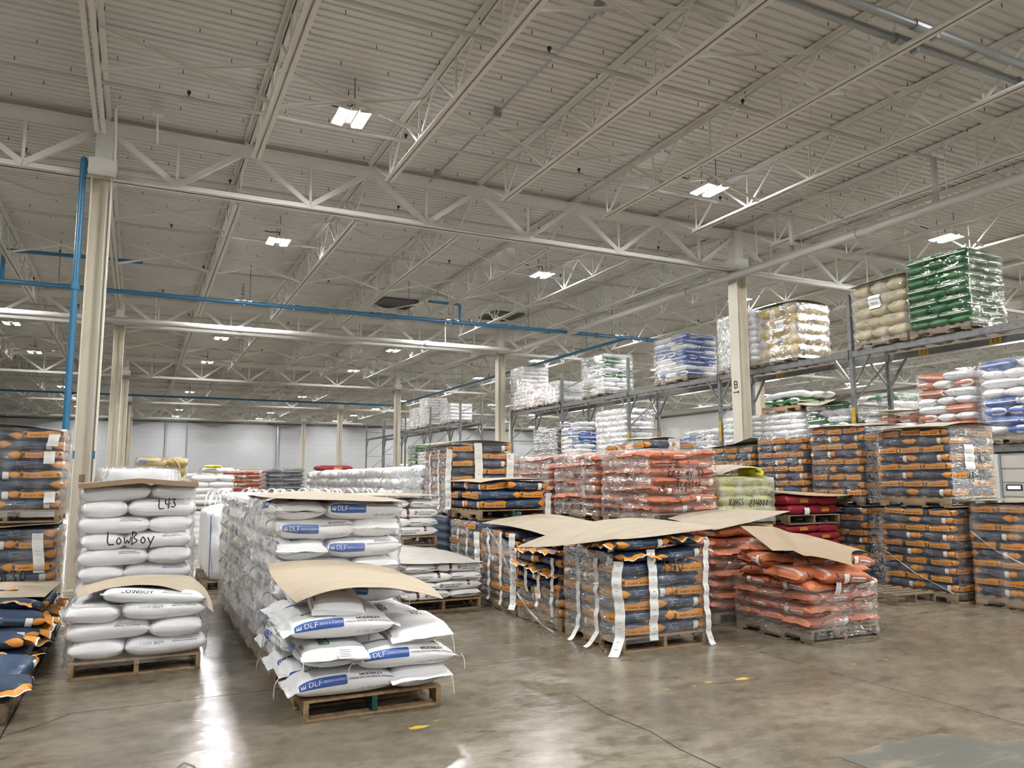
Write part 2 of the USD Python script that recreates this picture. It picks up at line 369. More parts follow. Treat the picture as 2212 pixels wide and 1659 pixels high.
def end_flap(L, W, T, sg, z0=.3, h=.52):
    """the folded, glued closing flap at a sack's end: a banner flared to both sides, standing proud of the end"""
    w = W * .39
    y = np.linspace(-w, w, 13); flare = .5 + .5 * (abs(y) / w) ** 2.5
    a = Polygon(np.r_[np.c_[y, -T * h * .5 * np.ones(13)], np.c_[y[::-1], T * h * (.42 + .30 * np.sin(y / w * 1.4 + .7) ** 2)[::-1] * 1]])
    v, f = tri2(a, .06)
    x = L / 2 * .985 + .012 - 1.1 * (abs(v[:, 0])) ** 2.2 * .25
    front = np.c_[sg * x, v[:, 0] * (1 if sg > 0 else -1), T * (z0 + .16) + v[:, 1]]
    back = front - [sg * .012, 0, 0]
    m1 = trimesh.Trimesh(front, f, process=False); m2 = trimesh.Trimesh(back, f[:, ::-1], process=False)
    tx = shift2(text2('KF 40G70   80M UNIT', .017, True), 0, -T * .06)
    p = np.c_[sg * (L / 2 * .985 + .0135 - .275 * abs(tx[0][:, 0]) ** 2.2), tx[0][:, 0] * (1 if sg > 0 else -1), T * (z0 + .16) + tx[0][:, 1]]
    return cat_([m1, m2]), trimesh.Trimesh(p, tx[1], process=False)

def part2(p, name, fn, mat, sm=False):
    for sd in (-1, 1): part(p, name, fn(sd), mat, sm)
def tag_mesh(sk, x, y, w, h, side=-1):
    return sk.decal(tri2(sbox(-w / 2, -h, w / 2, 0), .025), x, y, side, .006)

PROT = {}
def frill(p, L, W, T, body, seed):
    for sg in (-1, 1):
        y = np.linspace(-1, 1, 25); rows = []
        for d, k, zz in ((-.05, .86, .24), (-.01, .84, .14), (.025, .90, .04), (.06, .98, -.06), (.072, 1.0, -.09)):
            w = W / 2 * k; amp = .017 * min(1, (d + .05) / .1) ** .8 + .002
            rows.append(np.c_[np.full(25, sg * (L / 2 + d)) + sg * .012 * np.sin(y * 5 + seed + sg), y * w, T * (.5 + zz) + amp * np.sin(y * (5.5 + 1.5 * sg) + seed) + amp * .35 * np.sin(y * 13 + seed * 2)])
        V = np.stack(rows); o = np.array([0, 0, .002])
        part(p, 'gathered_end', cat_([grid_mesh(V[:4]), grid_mesh((V[:4] - o)[:, ::-1])]), body, True)
        part(p, 'end_trim', cat_([grid_mesh(V[3:]), grid_mesh((V[3:] - o)[:, ::-1])]), tagm, True)
def corn_bags(key, body, flapm, n=3, tags=True, loose=False):
    out = []
    for k in range(n):
        p = proto('corn_sack'); b = Sack(.585, .40, .122, 'pillow' if loose else 'block', seed=k + (13 if loose else 3), rough=.014 if loose else .009, m=2.6 if loose else 3.0, full=4.5, sag=(-.012, .012, 0)[k] if loose else (0, .006, -.005)[k])
        part(p, 'sack', b.mesh(), body, True)
        if loose: frill(p, .585, .40, .122, flapm, k * 2.1)
        for sg in (() if loose else (-1, 1)):
            a, t = end_flap(.585, .40, .122, sg)
            part(p, 'end_flap', a, flapm, 40); part(p, 'flap_print', t, pblack, False)
        T = .122
        for side in (-1, 1):
            kite = Polygon([(-.105, .002), (-.06, .028), (-.02, .05), (.018, .06), (.018, -.06), (-.02, -.048), (-.06, -.022)])
            for e in (-1, 1):
                if e < 0 and k == 1: continue
                part(p, 'end_patch', b.decal(shift2(tri2(kite, .018), e * .272, .0, 0, e), 0, 0, side, .0045), flapm, True)
        part2(p, 'logo_print', (lambda sd: b.decal(join2([shift2(tri2(ring(bird(.05), .0035), .03), -.105, .022), shift2(text2('KingFisher', .017), -.06, -.008), shift2(tri2(rrect(.06, .006, .002), .03), -.045, .03)]), -.02, .004, sd)), plogo, False)
        part2(p, 'name_print', (lambda sd: b.decal(text2('SEED CORN', .022, True), .03, -.035, sd)), porange, False)
        if tags and k != 1:
            part2(p, 'tag', (lambda sd: tag_mesh(b, .17, .035, .055, .10, sd)), tagm, False)
        out.append(p)
    PROT[key] = out
def annual_bags(key, body):
    out = []
    for k in range(3):
        p = proto('annual_sack'); b = Sack(.60, .41, .125, 'pillow', flange=.03, seed=20 + k, rough=.014, sag=(0, .014, -.014)[k])
        part(p, 'sack', b.mesh(), body, True)
        lab = rrect(.185, .042, .018)
        part2(p, 'label_patch', (lambda sd: b.decal(tri2(lab, .014), .12, -.012, sd, .002)), pwhite, False)
        part2(p, 'label_print', (lambda sd: b.decal(text2('SUMMER ANNUAL', .0152, True), .12, -.012, sd, .0052)), pbrown, False)
        part2(p, 'logo_print', (lambda sd: b.decal(join2([shift2(text2('KingFisher', .023, True), 0, -.018), shift2(tri2(bird(.05), .03), -.045, .022)]), -.10, 0, sd)), pdblue, False)
        st = [sbox(-.02 + i * .014, -.20, -.014 + i * .014, .20) for i in range(3)]
        part(p, 'stripe_print', b.top(tri2(union_all(st), .03), -.225, 0), pwhite, False)
        part(p, 'dark_stripe', b.top(tri2(union_all([affinity.translate(q, .007) for q in st]), .03), -.225, 0), pblack, False)
        if k: part2(p, 'tag', (lambda sd: tag_mesh(b, -.03 if sd < 0 else .2, .03, .06, .10, sd)), tagm, False)
        out.append(p)
    PROT[key] = out
def rye_bags(key, flange=.012, T=.165, n=3, tie=False):
    """white woven sacks of the DLF ryegrass"""
    out = []
    for k in range(n):
        p = proto('ryegrass_sack'); b = Sack(.66, .44, T, 'pillow', flange=flange, seed=40 + k, rough=.017, m=2.4, full=4.2 if tie else 6.5, sag=(.0, .014, -.012)[k])
        part(p, 'sack', b.mesh(), poly, True)
        ban = rrect(.31, .074, .012)
        part2(p, 'banner', (lambda sd: b.decal(tri2(ban, .015), -.155, .01 + .03 * (k == 1), sd)), pblue, False)
        fan = [Polygon([(-.018 + i * .012, -.016), (-.006 + i * .012, -.016), (-.012 + i * .016, .018)]) for i in range(3)]
        part2(p, 'banner_print', (lambda sd: b.decal(join2([shift2(tri2(affinity.scale(union_all(fan), .85, 1.1, origin=(0, 0)), .03), -.128, 0), shift2(text2('DLF', .036), -.05, 0), shift2(text2('SEEDS & SCIENCE', .0125), .075, 0)]), -.155, .01 + .03 * (k == 1), sd, .0048)), pwhite, False)
        part2(p, 'name_print', (lambda sd: b.decal(join2([shift2(text2('MCKINLEY', .022, True), 0, .022), shift2(text2('FORAGE DIPLOID ANNUAL RYEGRASS', .0122, True), 0, -.006)]), .165, .04, sd, .003)), pblack, False)
        part(p, 'big_print', b.top(shift2(text2('DLF', .062, True), 0, 0, np.pi), .05, -.055), pblack, False)
        part(p, 'green_print', b.top(shift2(tri2(rrect(.085, .07, .004).difference(union_all([affinity.scale(q, 1.6, 1.6, origin=(0, 0)) for q in fan])), .03), 0, 0, np.pi), .19, -.055), pgreen, False)
        part2(p, 'lot_print', (lambda sd: b.decal(shift2(text2('LS-25-ARGF', .022), 0, 0), .17, -.045, sd)), pgrey if k else pblack, False)
        if tie:
            y = .2
            part2(p, 'tie_string', (lambda sg: tube(rbend([(sg * (.33 + flange), -.2, T * .5), (sg * (.355 + flange), -.205, T * .3), (sg * (.36 + flange), -.212, -.02 - .03 * (sg < 0))], .02, 4), .0028, 5)), stringm, 30)
        out.append(p)
    PROT[key] = out
def lowboy_bags(key, flange=.0, T=.165, show=True):
    out = []
    for k in range(3):
        p = proto('grass_sack'); b = Sack(.64, .44, T, 'pillow', flange=flange, seed=60 + k, rough=.014, m=2.4, sag=(0, .01, -.008)[k])
        part(p, 'sack', b.mesh(), poly, True)
        if k != 1 and show:
            h = .036 if show == 'bold' else .03
            part2(p, 'black_print', (lambda sd: b.decal(shift2(text2('LOW', h, True), -.03, 0), -.13, .045, sd)), pblack if show == 'bold' else pgrey, False)
            part2(p, 'green_print', (lambda sd: b.decal(join2([shift2(text2('BOY', h, True), 0, 0), shift2(tri2(sbox(-.045, -.028, .05, -.022), .03), 0, 0)]), -.06, .045, sd)), pgreen, False)
        part2(p, 'grass_print', (lambda sd: b.decal(join2([shift2(text2('LOW-GROWING', .014, True), 0, .017), shift2(text2('ANNUAL RYEGRASS', .015, True), .01, -.006)]), .13, .05, sd)), pblack, False)
        seam = sbox(-.13, -.004, .13, .004)
        part2(p, 'folded_edge', (lambda sd: b.decal(tri2(Polygon([(-.14, .035), (.13, .05), (.15, .02), (.10, -.045), (-.14, -.045)]), .03), -.10 if k != 1 else .1, -.02, sd, .004)), poly, True)
        out.append(p)
    PROT[key] = out
def farm_bags(key):
    out = []
    for k in range(2):
        p = proto('farm_sack'); b = Sack(.60, .41, .112, 'pillow', flange=.02, seed=80 + k, rough=.007, m=3.2)
        part(p, 'sack', b.mesh(), paperw, True)
        part(p, 'band', b.top(tri2(sbox(-.018, -.30, .018, .30), .03), -.13, 0), pmar, False)
        lg = ring(rrect(.046, .046, .022), .006).union(Polygon([(-.012, -.012), (.012, -.008), (.006, .0), (.012, .014), (-.01, .004)]).buffer(0))
        part2(p, 'farm_print', (lambda sd: b.decal(join2([shift2(tri2(lg, .03), -.12, 0), shift2(text2('SNOBELEN FARMS', .021), .025, .006), shift2(tri2(sbox(-.08, -.022, .10, -.017), .03), 0, 0)]), -.10 * sd, .004, sd, .003)), pblack, False)
        sl = [LineString([(-.17, 0), (.17, 0)]).buffer(.003)]
        part2(p, 'stitching', (lambda sg: trimesh.Trimesh(np.c_[sg * .309 * np.ones(18), np.repeat(np.linspace(-.19, .19, 9), 2), .052 + np.tile([0, .007], 9)], np.vstack([[[2 * i, 2 * i + 1, 2 * i + 3], [2 * i, 2 * i + 3, 2 * i + 2]] for i in range(8)]), process=False)), pblack, False)
        out.append(p)
    PROT[key] = out
def mix_bags(key, colm):
    """two-sided perennial-mixture sacks: coloured back with a white stripe, white front with lettering"""
    out = []
    for k in range(2):
        p = proto('mixture_sack'); b = Sack(.60, .41, .155, 'pillow', flange=.0, seed=90 + k, rough=.009, m=2.5)
        part(p, 'sack', b.mesh(), colm if k == 0 else poly, True)
        if k == 0:
            part2(p, 'stripe_print', (lambda sd: b.decal(tri2(sbox(-.27, -.010, .27, .010), .03), 0, -.005, sd)), pwhite, False)
            part2(p, 'end_stripe', (lambda sg: b.decal(tri2(sbox(-.02, -.3, .02, .3), .03), sg * .27, 0, 1)), pwhite, False)
        else: part2(p, 'name_print', (lambda sd: b.decal(text2('Tailored Perennial Mixture', .036), 0, 0, sd)), pblack, False)
        out.append(p)
    PROT[key] = out
def plain_bags(key, mat, T=.14, text=None, n=3, tm=pblack, patch=None, end='pillow', m=2.4, rough=.010, stripe=None):
    out = []
    for k in range(n):
        p = proto('plain_sack'); b = Sack(.61, .42, T, end, flange=.0, seed=110 + 7 * k + len(key), rough=rough, m=m)
        part(p, 'sack', b.mesh(), mat, True)
        if stripe is not None: part2(p, 'stripe_print', (lambda sd: b.decal(tri2(sbox(-.28, -.008, .28, .008), .03), 0, -.02, sd)), stripe, False)
        if text: part2(p, 'name_print', (lambda sd: b.decal(text2(text, .028, True), .02, .01, sd, .003)), tm, False)
        if patch: part2(p, 'print_patch', (lambda sd: b.decal(tri2(rrect(*patch[1], .012), .03), patch[2], .0, sd, .002)), patch[0], False)
        out.append(p)
    PROT[key] = out

corn_bags('corn', navy, amber); corn_bags('corn_loose', navy, amber, loose=True)
annual_bags('annual', rust)
rye_bags('rye'); rye_bags('rye_loose', flange=.05, T=.18, tie=True)
lowboy_bags('lowboy', show=False); lowboy_bags('lowboy_low', show=True); lowboy_bags('lowboy_loose', flange=.02, show='bold')
farm_bags('farm')
mix_bags('mix_orange', rust); mix_bags('mix_blue', blue); mix_bags('mix_green', green)
plain_bags('white', poly, .15); plain_bags('clear', polyg, .16, rough=.016)
plain_bags('gold', gold, .15, 'BARENBRUG', patch=(pblue, (.16, .06), -.18)); plain_bags('tan', tan, .15, 'BARENBRUG', tm=pgrey)
plain_bags('kings', limey, .14, 'BARPRESTIGE', tm=pgrey); plain_bags('lime', lime, .14, 'BARENBRUG')
plain_bags('green', green, .14, 'Ground Cover', tm=pwhite, stripe=pwhite); plain_bags('slate', slate, .12, stripe=pwhite)
plain_bags('maroon', maroon, .115, 'SEEDCORN', tm=pbrown, patch=(amber, (.15, .05), .02), end='block', m=3)

# ------------------------------------------------------------------ pallets
def pallet_proto(wm, paint=False):
    p = proto('wood_pallet'); W, D = 1.016, 1.12
    for i, x in enumerate((-.489, 0, .489)):
        a = sbox(-D / 2, .018, D / 2, .122)
        for c in (-.29, .29):
            a = a.difference(sbox(c - .115, 0, c + .115, .058).buffer(.0)).difference(Polygon([(c - .115, .058), (c - .085, .072), (c + .085, .072), (c + .115, .058)]))
        m = trimesh.creation.extrude_polygon(a, .038, engine='earcut')
        m.apply_transform(np.array([[0, 0, 1, x - .019], [1, 0, 0, 0], [0, 1, 0, 0], [0, 0, 0, 1]], float))
        part(p, 'stringer', m, greenpaint if (paint and i == 1) else wm, False, 'green painted middle stringer' if paint and i == 1 else None)
    for y, w in ((-.51, .10), (-.34, .085), (-.17, .085), (0, .085), (.17, .085), (.34, .085), (.51, .10)):
        part(p, 'deck_board', cbx(-W / 2, W / 2, y - w / 2, y + w / 2, .1225, .14, .002), wm, False)
    for y in (-.51, -.17, .17, .51):
        part(p, 'bottom_board', cbx(-W / 2, W / 2, y - .05, y + .05, .0, .0175, .002), wm, False)
    return p
PAL, PALG, PALP = pallet_proto(wood), pallet_proto(woodd), pallet_proto(wood, True)
def pallet(x0, x1, y0, y1, z, label, pr=None, group='wooden pallets', rz=0.0):
    return put(pr or PAL, 'wood_pallet', label, 'pallet', ((x0 + x1) / 2, (y0 + y1) / 2, z), (0, 0, rz), ((x1 - x0) / 1.016, (y1 - y0) / 1.12, 1), group)

# ------------------------------------------------------------------ stacks of sacks on pallets
BL = {'corn': (.585, .40, .122), 'corn_loose': (.585, .40, .122), 'annual': (.60, .41, .125), 'rye': (.66, .44, .165), 'rye_loose': (.66, .44, .18), 'lowboy': (.64, .44, .165), 'lowboy_low': (.64, .44, .165), 'lowboy_loose': (.64, .44, .165), 'farm': (.60, .41, .112)}
# which sacks of the stacks show in the photo: 1 built singly, 2 slivers joined as one object, 0 wholly hidden and left out
SEEN = (
    '11111111111111111111111111010111001111100111110011111001101111100111110011111001111100102000020122001111100111110111111112011112001111101111111111111110011000001111100001100111111100001011111000111111'
    '11111100000111110001100111111110000011111000010011111111001111111111111111000101100110110001111011101111111111111111111111111110000000000000000001100111110011111001111101001100000000000000000000110001'
    '11100011111001111100110100111010010000000000000000001110110111011111211111021111102111110211111021111101111111111111111111111111111210110021211002111122212111021111102111110211111021111120000000000002'
    '00000000011111001111100111110011111000000000000020222001111100111110011111001111100111110011111001111121000000000001121111000000000000000000000000022222001122200000000001010000001011111111111111111111'
    '11101111111111111111111111111111111111111100111111111111111111000111111111111111111111100110110110011100000000011100110111111111111111111111111111202211001112111111111111112111211111211111121111111211'
    '11022111112010111111121111111011111111100110000011011110100111011111000110010011101111010001101001110100111010011101100000001001111111111111111001111011101001110100100000000000000000001101101010001101'
    '00011010011000011111111111111111111111111111111100111110011111001111100111111111111111111010100111010011101001110100001111111111111111111111111111001111111111111111111111111111001111100111110011111011'
    '11111111111110011111001111100111110011111111111100111111111111111111110111111111111111111111111111111111001111100111110011111001111100100011010001001011100111110011111001111100001110001111110111111011'
    '11110100110000011111000000001111011111111001100000111110011111000011111110011001001110100111010000111110111111010011111001111111111111111111110011111011111111111111111111110011111001111100111110011111'
    '00001100000000000000000000000100010000000000000000000000000011101111111111110100000000000000000000001110011111001111101111111000000000000000000000000001001100000000000010110111111110')
SNAMES, LATER = [], []

KN = {'corn': 'corn_sack', 'corn_loose': 'corn_sack', 'annual': 'orange_sack', 'rye': 'ryegrass_sack', 'rye_loose': 'ryegrass_sack', 'lowboy': 'grass_sack', 'lowboy_low': 'grass_sack', 'farm': 'farm_sack', 'mix_orange': 'mixture_sack', 'mix_blue': 'mixture_sack', 'mix_green': 'mixture_sack', 'white': 'white_sack', 'clear': 'shiny_sack', 'gold': 'gold_sack', 'tan': 'tan_sack', 'kings': 'yellow_sack', 'green': 'green_sack', 'slate': 'slate_sack', 'maroon': 'maroon_sack'}
def stack(kind, x0, x1, y0, y1, z, layers, T, desc, where, faces='-x-y', start=0, top_full=True, tilt=1.0, skip=(), lift=None, only=None, group=None, name=None, over=.0, pick=None, ord_from=0, pv={}, tilts={}):
    """interlocked layers: three sacks across, two along, mirrored in each next layer. Only sacks on the given faces (and the top layer) are laid."""
    L0, W0, T0 = BL.get(kind, (.61, .42, .14 if kind in ('kings', 'lime', 'green') else .155 if kind.startswith('mix') else .12 if kind == 'slate' else .115 if kind == 'maroon' else .16 if kind == 'clear' else .15))
    S, D = x1 - x0 + 2 * over, y1 - y0 + 2 * over; x0 -= over; y0 -= over
    name = name or KN.get(kind, 'seed_sack')
    r = np.random.default_rng(abs(int(x0 * 131 + y0 * 977 + z * 71)) + 5)
    out = []
    for k in range(layers):
        A = (k + start) % 2 == 0
        slots = []
        cx = .6 * S
        for i in range(3):
            x = x0 + (cx / 2 if A else S - cx / 2); y = y0 + D * (i + .5) / 3
            slots.append((x, y, 0, cx, D / 3, '-x' if A else '+x', ('front', 'middle', 'rear')[i], i == 0, i == 2))
        for i in range(2):
            x = x0 + (S - .2 * S if A else .2 * S); y = y0 + D * (i + .5) / 2
            slots.append((x, y, 90, D / 2, .4 * S, '+x' if A else '-x', ('front', 'rear')[i], i == 0, i == 1))
        for n, (x, y, rz, l, w, fx, nm, fr, bk) in enumerate(slots):
            vis = (fx in faces) or (fr and '-y' in faces) or (bk and '+y' in faces) or (top_full and k == layers - 1)
            if not vis or (k, n) in skip or (only and (k, n) not in only): continue
            side = 'left' if fx == '-x' else 'right'
            lay = 'top layer' if k == layers - 1 and layers > 1 else f'{ORD[k + ord_from]} layer'
            lab = f'{desc}, {side} {nm}, {lay}, {where}'
            flip = 180 if r.random() < .5 else 0
            pr = PROT[pv.get(k, kind)]; v = pr[int(r.integers(len(pr))) if pick is None else pick(k, n, r)]
            t = tilts.get(k, tilt * (2.2 if k == layers - 1 else 1))
            zz = z + k * T + (lift(x, y, k) if lift else 0)
            st = SEEN[len(SNAMES)] if len(SNAMES) < len(SEEN) else '1'
            if st != '1':
                SNAMES.append('')
                if st == '2': LATER.append((v, (x, y, zz), rz + flip, (l / L0 * 1.03, w / W0 * 1.04, T / T0 * 1.1)))
                r.normal(0, 1, 6); continue
            out.append(put(v, name, lab, 'bag', (x + r.normal(0, .006) * t, y + r.normal(0, .006) * t, zz), (r.normal(0, .5) * t, r.normal(0, .5) * t, rz + flip + r.normal(0, .8) * t), (l / L0 * (1.03 + r.normal(0, .015)), w / W0 * 1.04, T / T0 * 1.10), group or f'sacks of the stack {where}')); SNAMES.append(out[-1].GetName())
    return out

# ------------------------------------------------------------------ stretch film
class Wrap:
    def __init__(s, x0, x1, y0, y1, z0, z1, T, zb, r=.07, seed=0, m=.022, cling=.014, bulge=.016, taper=.0):
        s.b = (x0 - m, x1 + m, y0 - m, y1 + m); s.z0, s.z1, s.T, s.zb, s.r, s.seed, s.cl, s.bu, s.tp = z0, z1, T, zb, r, seed, cling, bulge, taper
    def ringp(s, u):
        """point and outward normal at perimeter length fraction u (0 = front left corner, going +x)"""
        x0, x1, y0, y1 = s.b; r = s.r; w, d = x1 - x0 - 2 * r, y1 - y0 - 2 * r; q = np.pi * r / 2
        segs = [w, q, d, q, w, q, d, q]; tot = sum(segs); e = (u % 1.0) * tot
        P = np.zeros((len(u), 2)); N = np.zeros((len(u), 2)); acc = 0
        cs = [(x1 - r, y0 + r), (x1 - r, y1 - r), (x0 + r, y1 - r), (x0 + r, y0 + r)]
        st = [(x0 + r, y0, 1, 0), (x1, y0 + r, 0, 1), (x1 - r, y1, -1, 0), (x0, y1 - r, 0, -1)]
        for i, L in enumerate(segs):
            k = (e >= acc - 1e-12) & (e <= acc + L + 1e-12); t = e[k] - acc; j = i // 2
            if i % 2 == 0:
                X, Y, dx, dy = st[j]; P[k] = np.c_[X + dx * t, Y + dy * t]; N[k] = (dy, -dx)
            else:
                a0 = -np.pi / 2 + j * np.pi / 2; a = a0 + t / r; P[k] = np.c_[cs[j][0] + r * np.cos(a), cs[j][1] + r * np.sin(a)]; N[k] = np.c_[np.cos(a), np.sin(a)]
            acc += L
        return P, N
    def point(s, u, z, off=0.0):
        P, N = s.ringp(np.asarray(u, float)); z = np.asarray(z, float)
        b = s.bu * abs(np.sin(np.pi * (z - s.zb) / s.T)) ** .7 - s.bu * .5
        q = np.c_[P * 3.0, z * 5.0]
        d = (meshkit.fbm(q + s.seed * 3.7, 3, s.seed) - .5) * 2 * s.cl
        d2 = (meshkit.noise(np.c_[P * 9, z * 26 + P[:, :1] * 9] + s.seed, s.seed + 5) - .5) * .006
        o = b + d + d2 + off
        return np.c_[P + N * o[:, None], z]
    def face_u(s, face, t):
        """perimeter fraction on a face; t 0..1 reads left to right for someone looking at that face"""
        x0, x1, y0, y1 = s.b; r = s.r; w, d = x1 - x0 - 2 * r, y1 - y0 - 2 * r; q = np.pi * r / 2; tot = 2 * w + 2 * d + 4 * q
        st = {'-y': 0, '+x': w + q, '+y': w + d + 2 * q, '-x': 2 * w + d + 3 * q}[face]; L = w if face[1] == 'y' else d
        return (st + np.asarray(t) * L) / tot, L
    def mesh(s, nu=132, dz=.03, top=.14, hole=None):
        nz = max(4, int((s.z1 - s.z0) / dz)); u = np.linspace(0, 1, nu, endpoint=False); zs = np.linspace(s.z0, s.z1, nz)
        rows = [s.point(u, np.full(nu, z)) for z in zs]
        c = np.array([(s.b[0] + s.b[1]) / 2, (s.b[2] + s.b[3]) / 2])
        if top:
            for t in (.25, .6, 1.0):
                q = s.point(u, np.full(nu, s.z1)); q[:, :2] += (c - q[:, :2]) * top * t * 1.6; q[:, 2] += .018 * math.sin(t * 2.2) + (meshkit.noise(q * 9) - .5) * .02 * t
                rows.append(q)
        V = np.stack(rows)
        m = grid_mesh(V, wrap_v=True)
        if hole is not None:
            cc = m.triangles_center; m.update_faces(~hole(cc)); m.remove_unreferenced_vertices()
        return m
    def write(s, text, face, t, z, h, thick=.008, slant=0.0):
        v, f = pen2(text, h, thick); u0, L = s.face_u(face, 0.0); u1, _ = s.face_u(face, 1.0)
        tt = t + v[:, 0] / L
        return trimesh.Trimesh(s.point(u0 + (u1 - u0) * np.clip(tt, 0, 1), z + v[:, 1] + v[:, 0] * slant, .004), f, process=False)
    def paper(s, face, t, z, w, h, off=.005):
        v, f = tri2(sbox(-w / 2, -h / 2, w / 2, h / 2), .04); u0, L = s.face_u(face, 0.0); u1, _ = s.face_u(face, 1.0)
        return trimesh.Trimesh(s.point(u0 + (u1 - u0) * np.clip(t + v[:, 0] / L, 0, 1), z + v[:, 1], off), f, process=False)
    def paper_text(s, lines, face, t, z, h, gap, off=.0075):
        its = [shift2(text2(tx, h), 0, -i * gap) for i, tx in enumerate(lines)]
        v, f = join2(its); u0, L = s.face_u(face, 0.0); u1, _ = s.face_u(face, 1.0)
        return trimesh.Trimesh(s.point(u0 + (u1 - u0) * np.clip(t + v[:, 0] / L, 0, 1), z + v[:, 1], off), f, process=False)
WN = [0]
def wrap(x0, x1, y0, y1, z0, z1, T, zb, mat, where, parts=(), hole=None, r=.07, top=.14, cling=.014, bulge=.016, m=.022, desc='clear stretch film wrapped around', nu=132, dz=.03):
    WN[0] += 1
    w = Wrap(x0, x1, y0, y1, z0, z1, T, zb, r, WN[0], m, cling, bulge)
    t = thing('stretch_film', f'{desc} {where}', 'plastic wrap', group='stretch film on stacks')
    part(t, 'film', w.mesh(nu, dz, top, hole), mat, True)
    for nm, fn, mt in parts: part(t, nm, fn(w), mt, False)
    return w

# ------------------------------------------------------------------ paper sheets
def sheet(P, mat, label, cat='paper sheet', name='kraft_sheet', n=26, wob=.006, seed=1, thick=.0025, creases=()):
    """P: 3 x 3 control points (front row first), a quadratic patch through them"""
    P = np.array(P, float); t = np.linspace(0, 1, n)
    B = np.stack([2 * (t - .5) * (t - 1), -4 * t * (t - 1), 2 * t * (t - .5)], 1)
    V = np.einsum('ia,jb,abk->ijk', B, B, P)
    V[:, :, 2] += (meshkit.fbm(V * 3.5 + seed, 3, seed) - .5) * 2 * wob
    for (i0, amp) in creases: V[:, :, 2] += amp * np.exp(-abs(t[None, :] - i0) * 14)
    m1 = grid_mesh(V); W = V.copy(); W[:, :, 2] -= thick
    m2 = grid_mesh(W[:, ::-1])
    e = []
    for a in (V[0], V[-1], V[:, 0], V[:, -1]):
        b = a - [0, 0, thick]; e.append(grid_mesh(np.stack([a, b])))
    return solo(name, cat_([m1, m2] + e), mat, label, cat, 40)
def rectP(x0, x1, y0, y1, H, dx=None, dy=None):
    P = np.zeros((3, 3, 3))
    for a in range(3):
        for b in range(3): P[a, b] = (x0 + (x1 - x0) * b / 2, y0 + (y1 - y0) * a / 2, H[a][b])
    if dx is not None: P[:, :, 0] += np.array(dx)
    if dy is not None: P[:, :, 1] += np.array(dy)
    return P
def label_strip(p, n, z1, z0, T, zb, label, w=.075, curl=.0, out=.03, seed=0):
    """a run of joined paper labels hanging down a stack's face: p foot point (x, y), n outward normal"""
    n = np.array(n, float); s = np.array([-n[1], n[0]]); N = 60
    z = np.linspace(z1, z0, N); o = out + .010 * abs(np.sin(np.pi * (z - zb) / T)) - .004 + (meshkit.noise(np.c_[z * 11, z * 0, z * 0 + seed], seed) - .5) * .028
    tail = np.clip((z0 + .16 - z) / .16, 0, 1); o = o + curl * tail ** 2
    sh = (meshkit.noise(np.c_[z * 3.0, z * 0 + 4, z * 0 + seed], seed + 3) - .5) * .05
    c = np.c_[p[0] + n[0] * o + s[0] * sh, p[1] + n[1] * o + s[1] * sh, np.maximum(z, .004)]
    V = np.stack([c + np.r_[s * k * w / 2, 0] + np.r_[n, 0] * (-.006 * abs(k)) for k in (-1, -.4, .4, 1)], 1)
    t = thing('label_strip', label, 'paper labels', group='label strips down the corn stacks')
    B = V + np.r_[n, 0] * -.0012
    part(t, 'paper', cat_([grid_mesh(V), grid_mesh(B[:, ::-1])]), tagm, True)
    q = []
    for i in range(3, N - 3, 4):
        if (i // 4) % 3 == 2: continue
        a, b = V[i], V[i + 1]; a = a[[1, 1, 2, 2]] + (a[[0, 0, 3, 3]] - a[[1, 1, 2, 2]]) * .25; b = b[[1, 1, 2, 2]] + (b[[0, 0, 3, 3]] - b[[1, 1, 2, 2]]) * .25; f = np.array([[0, 1, 2], [0, 2, 3]])
        for (u, v_) in ((.15, .8), ):
            e = np.array([a[0] * (1 - u) + a[3] * u, a[0] * (1 - v_) + a[3] * v_, b[0] * (1 - v_) + b[3] * v_, b[0] * (1 - u) + b[3] * u])
            mid = (e[0] + e[1]) / 2 - (e[2] + e[3]) / 2
            e[2:] = e[:2][::-1] - mid * .35
            q.append(trimesh.Trimesh(e + np.r_[n, 0] * .004, f, process=False))
    part(t, 'label_print', cat_(q), pgrey, False)
def hidden(x0, x1, y0, y1, z0, z1, T, mat, label):
    w = Wrap(x0, x1, y0, y1, z0, z1, T, z0, .08, 3, 0, .006, .03)
    m = w.mesh(60, T / 4, .6)
    return solo('sack_load', m, mat, label, 'bags', True, kind='stuff')
# ------------------------------------------------------------------ the hall
LX, LY = 13.25, 13.26
JS = LX / 6
ZB, ZJ, ZT, ZD = 6.47, 6.78, 7.44, 7.53      # girder bottom, joist bottom, joist top, deck
XW0, XW1, YW0, YW1 = -13.45, 40.4, -26.7, 60.0
ordn = lambda i: ORD[i] if i else 'first'

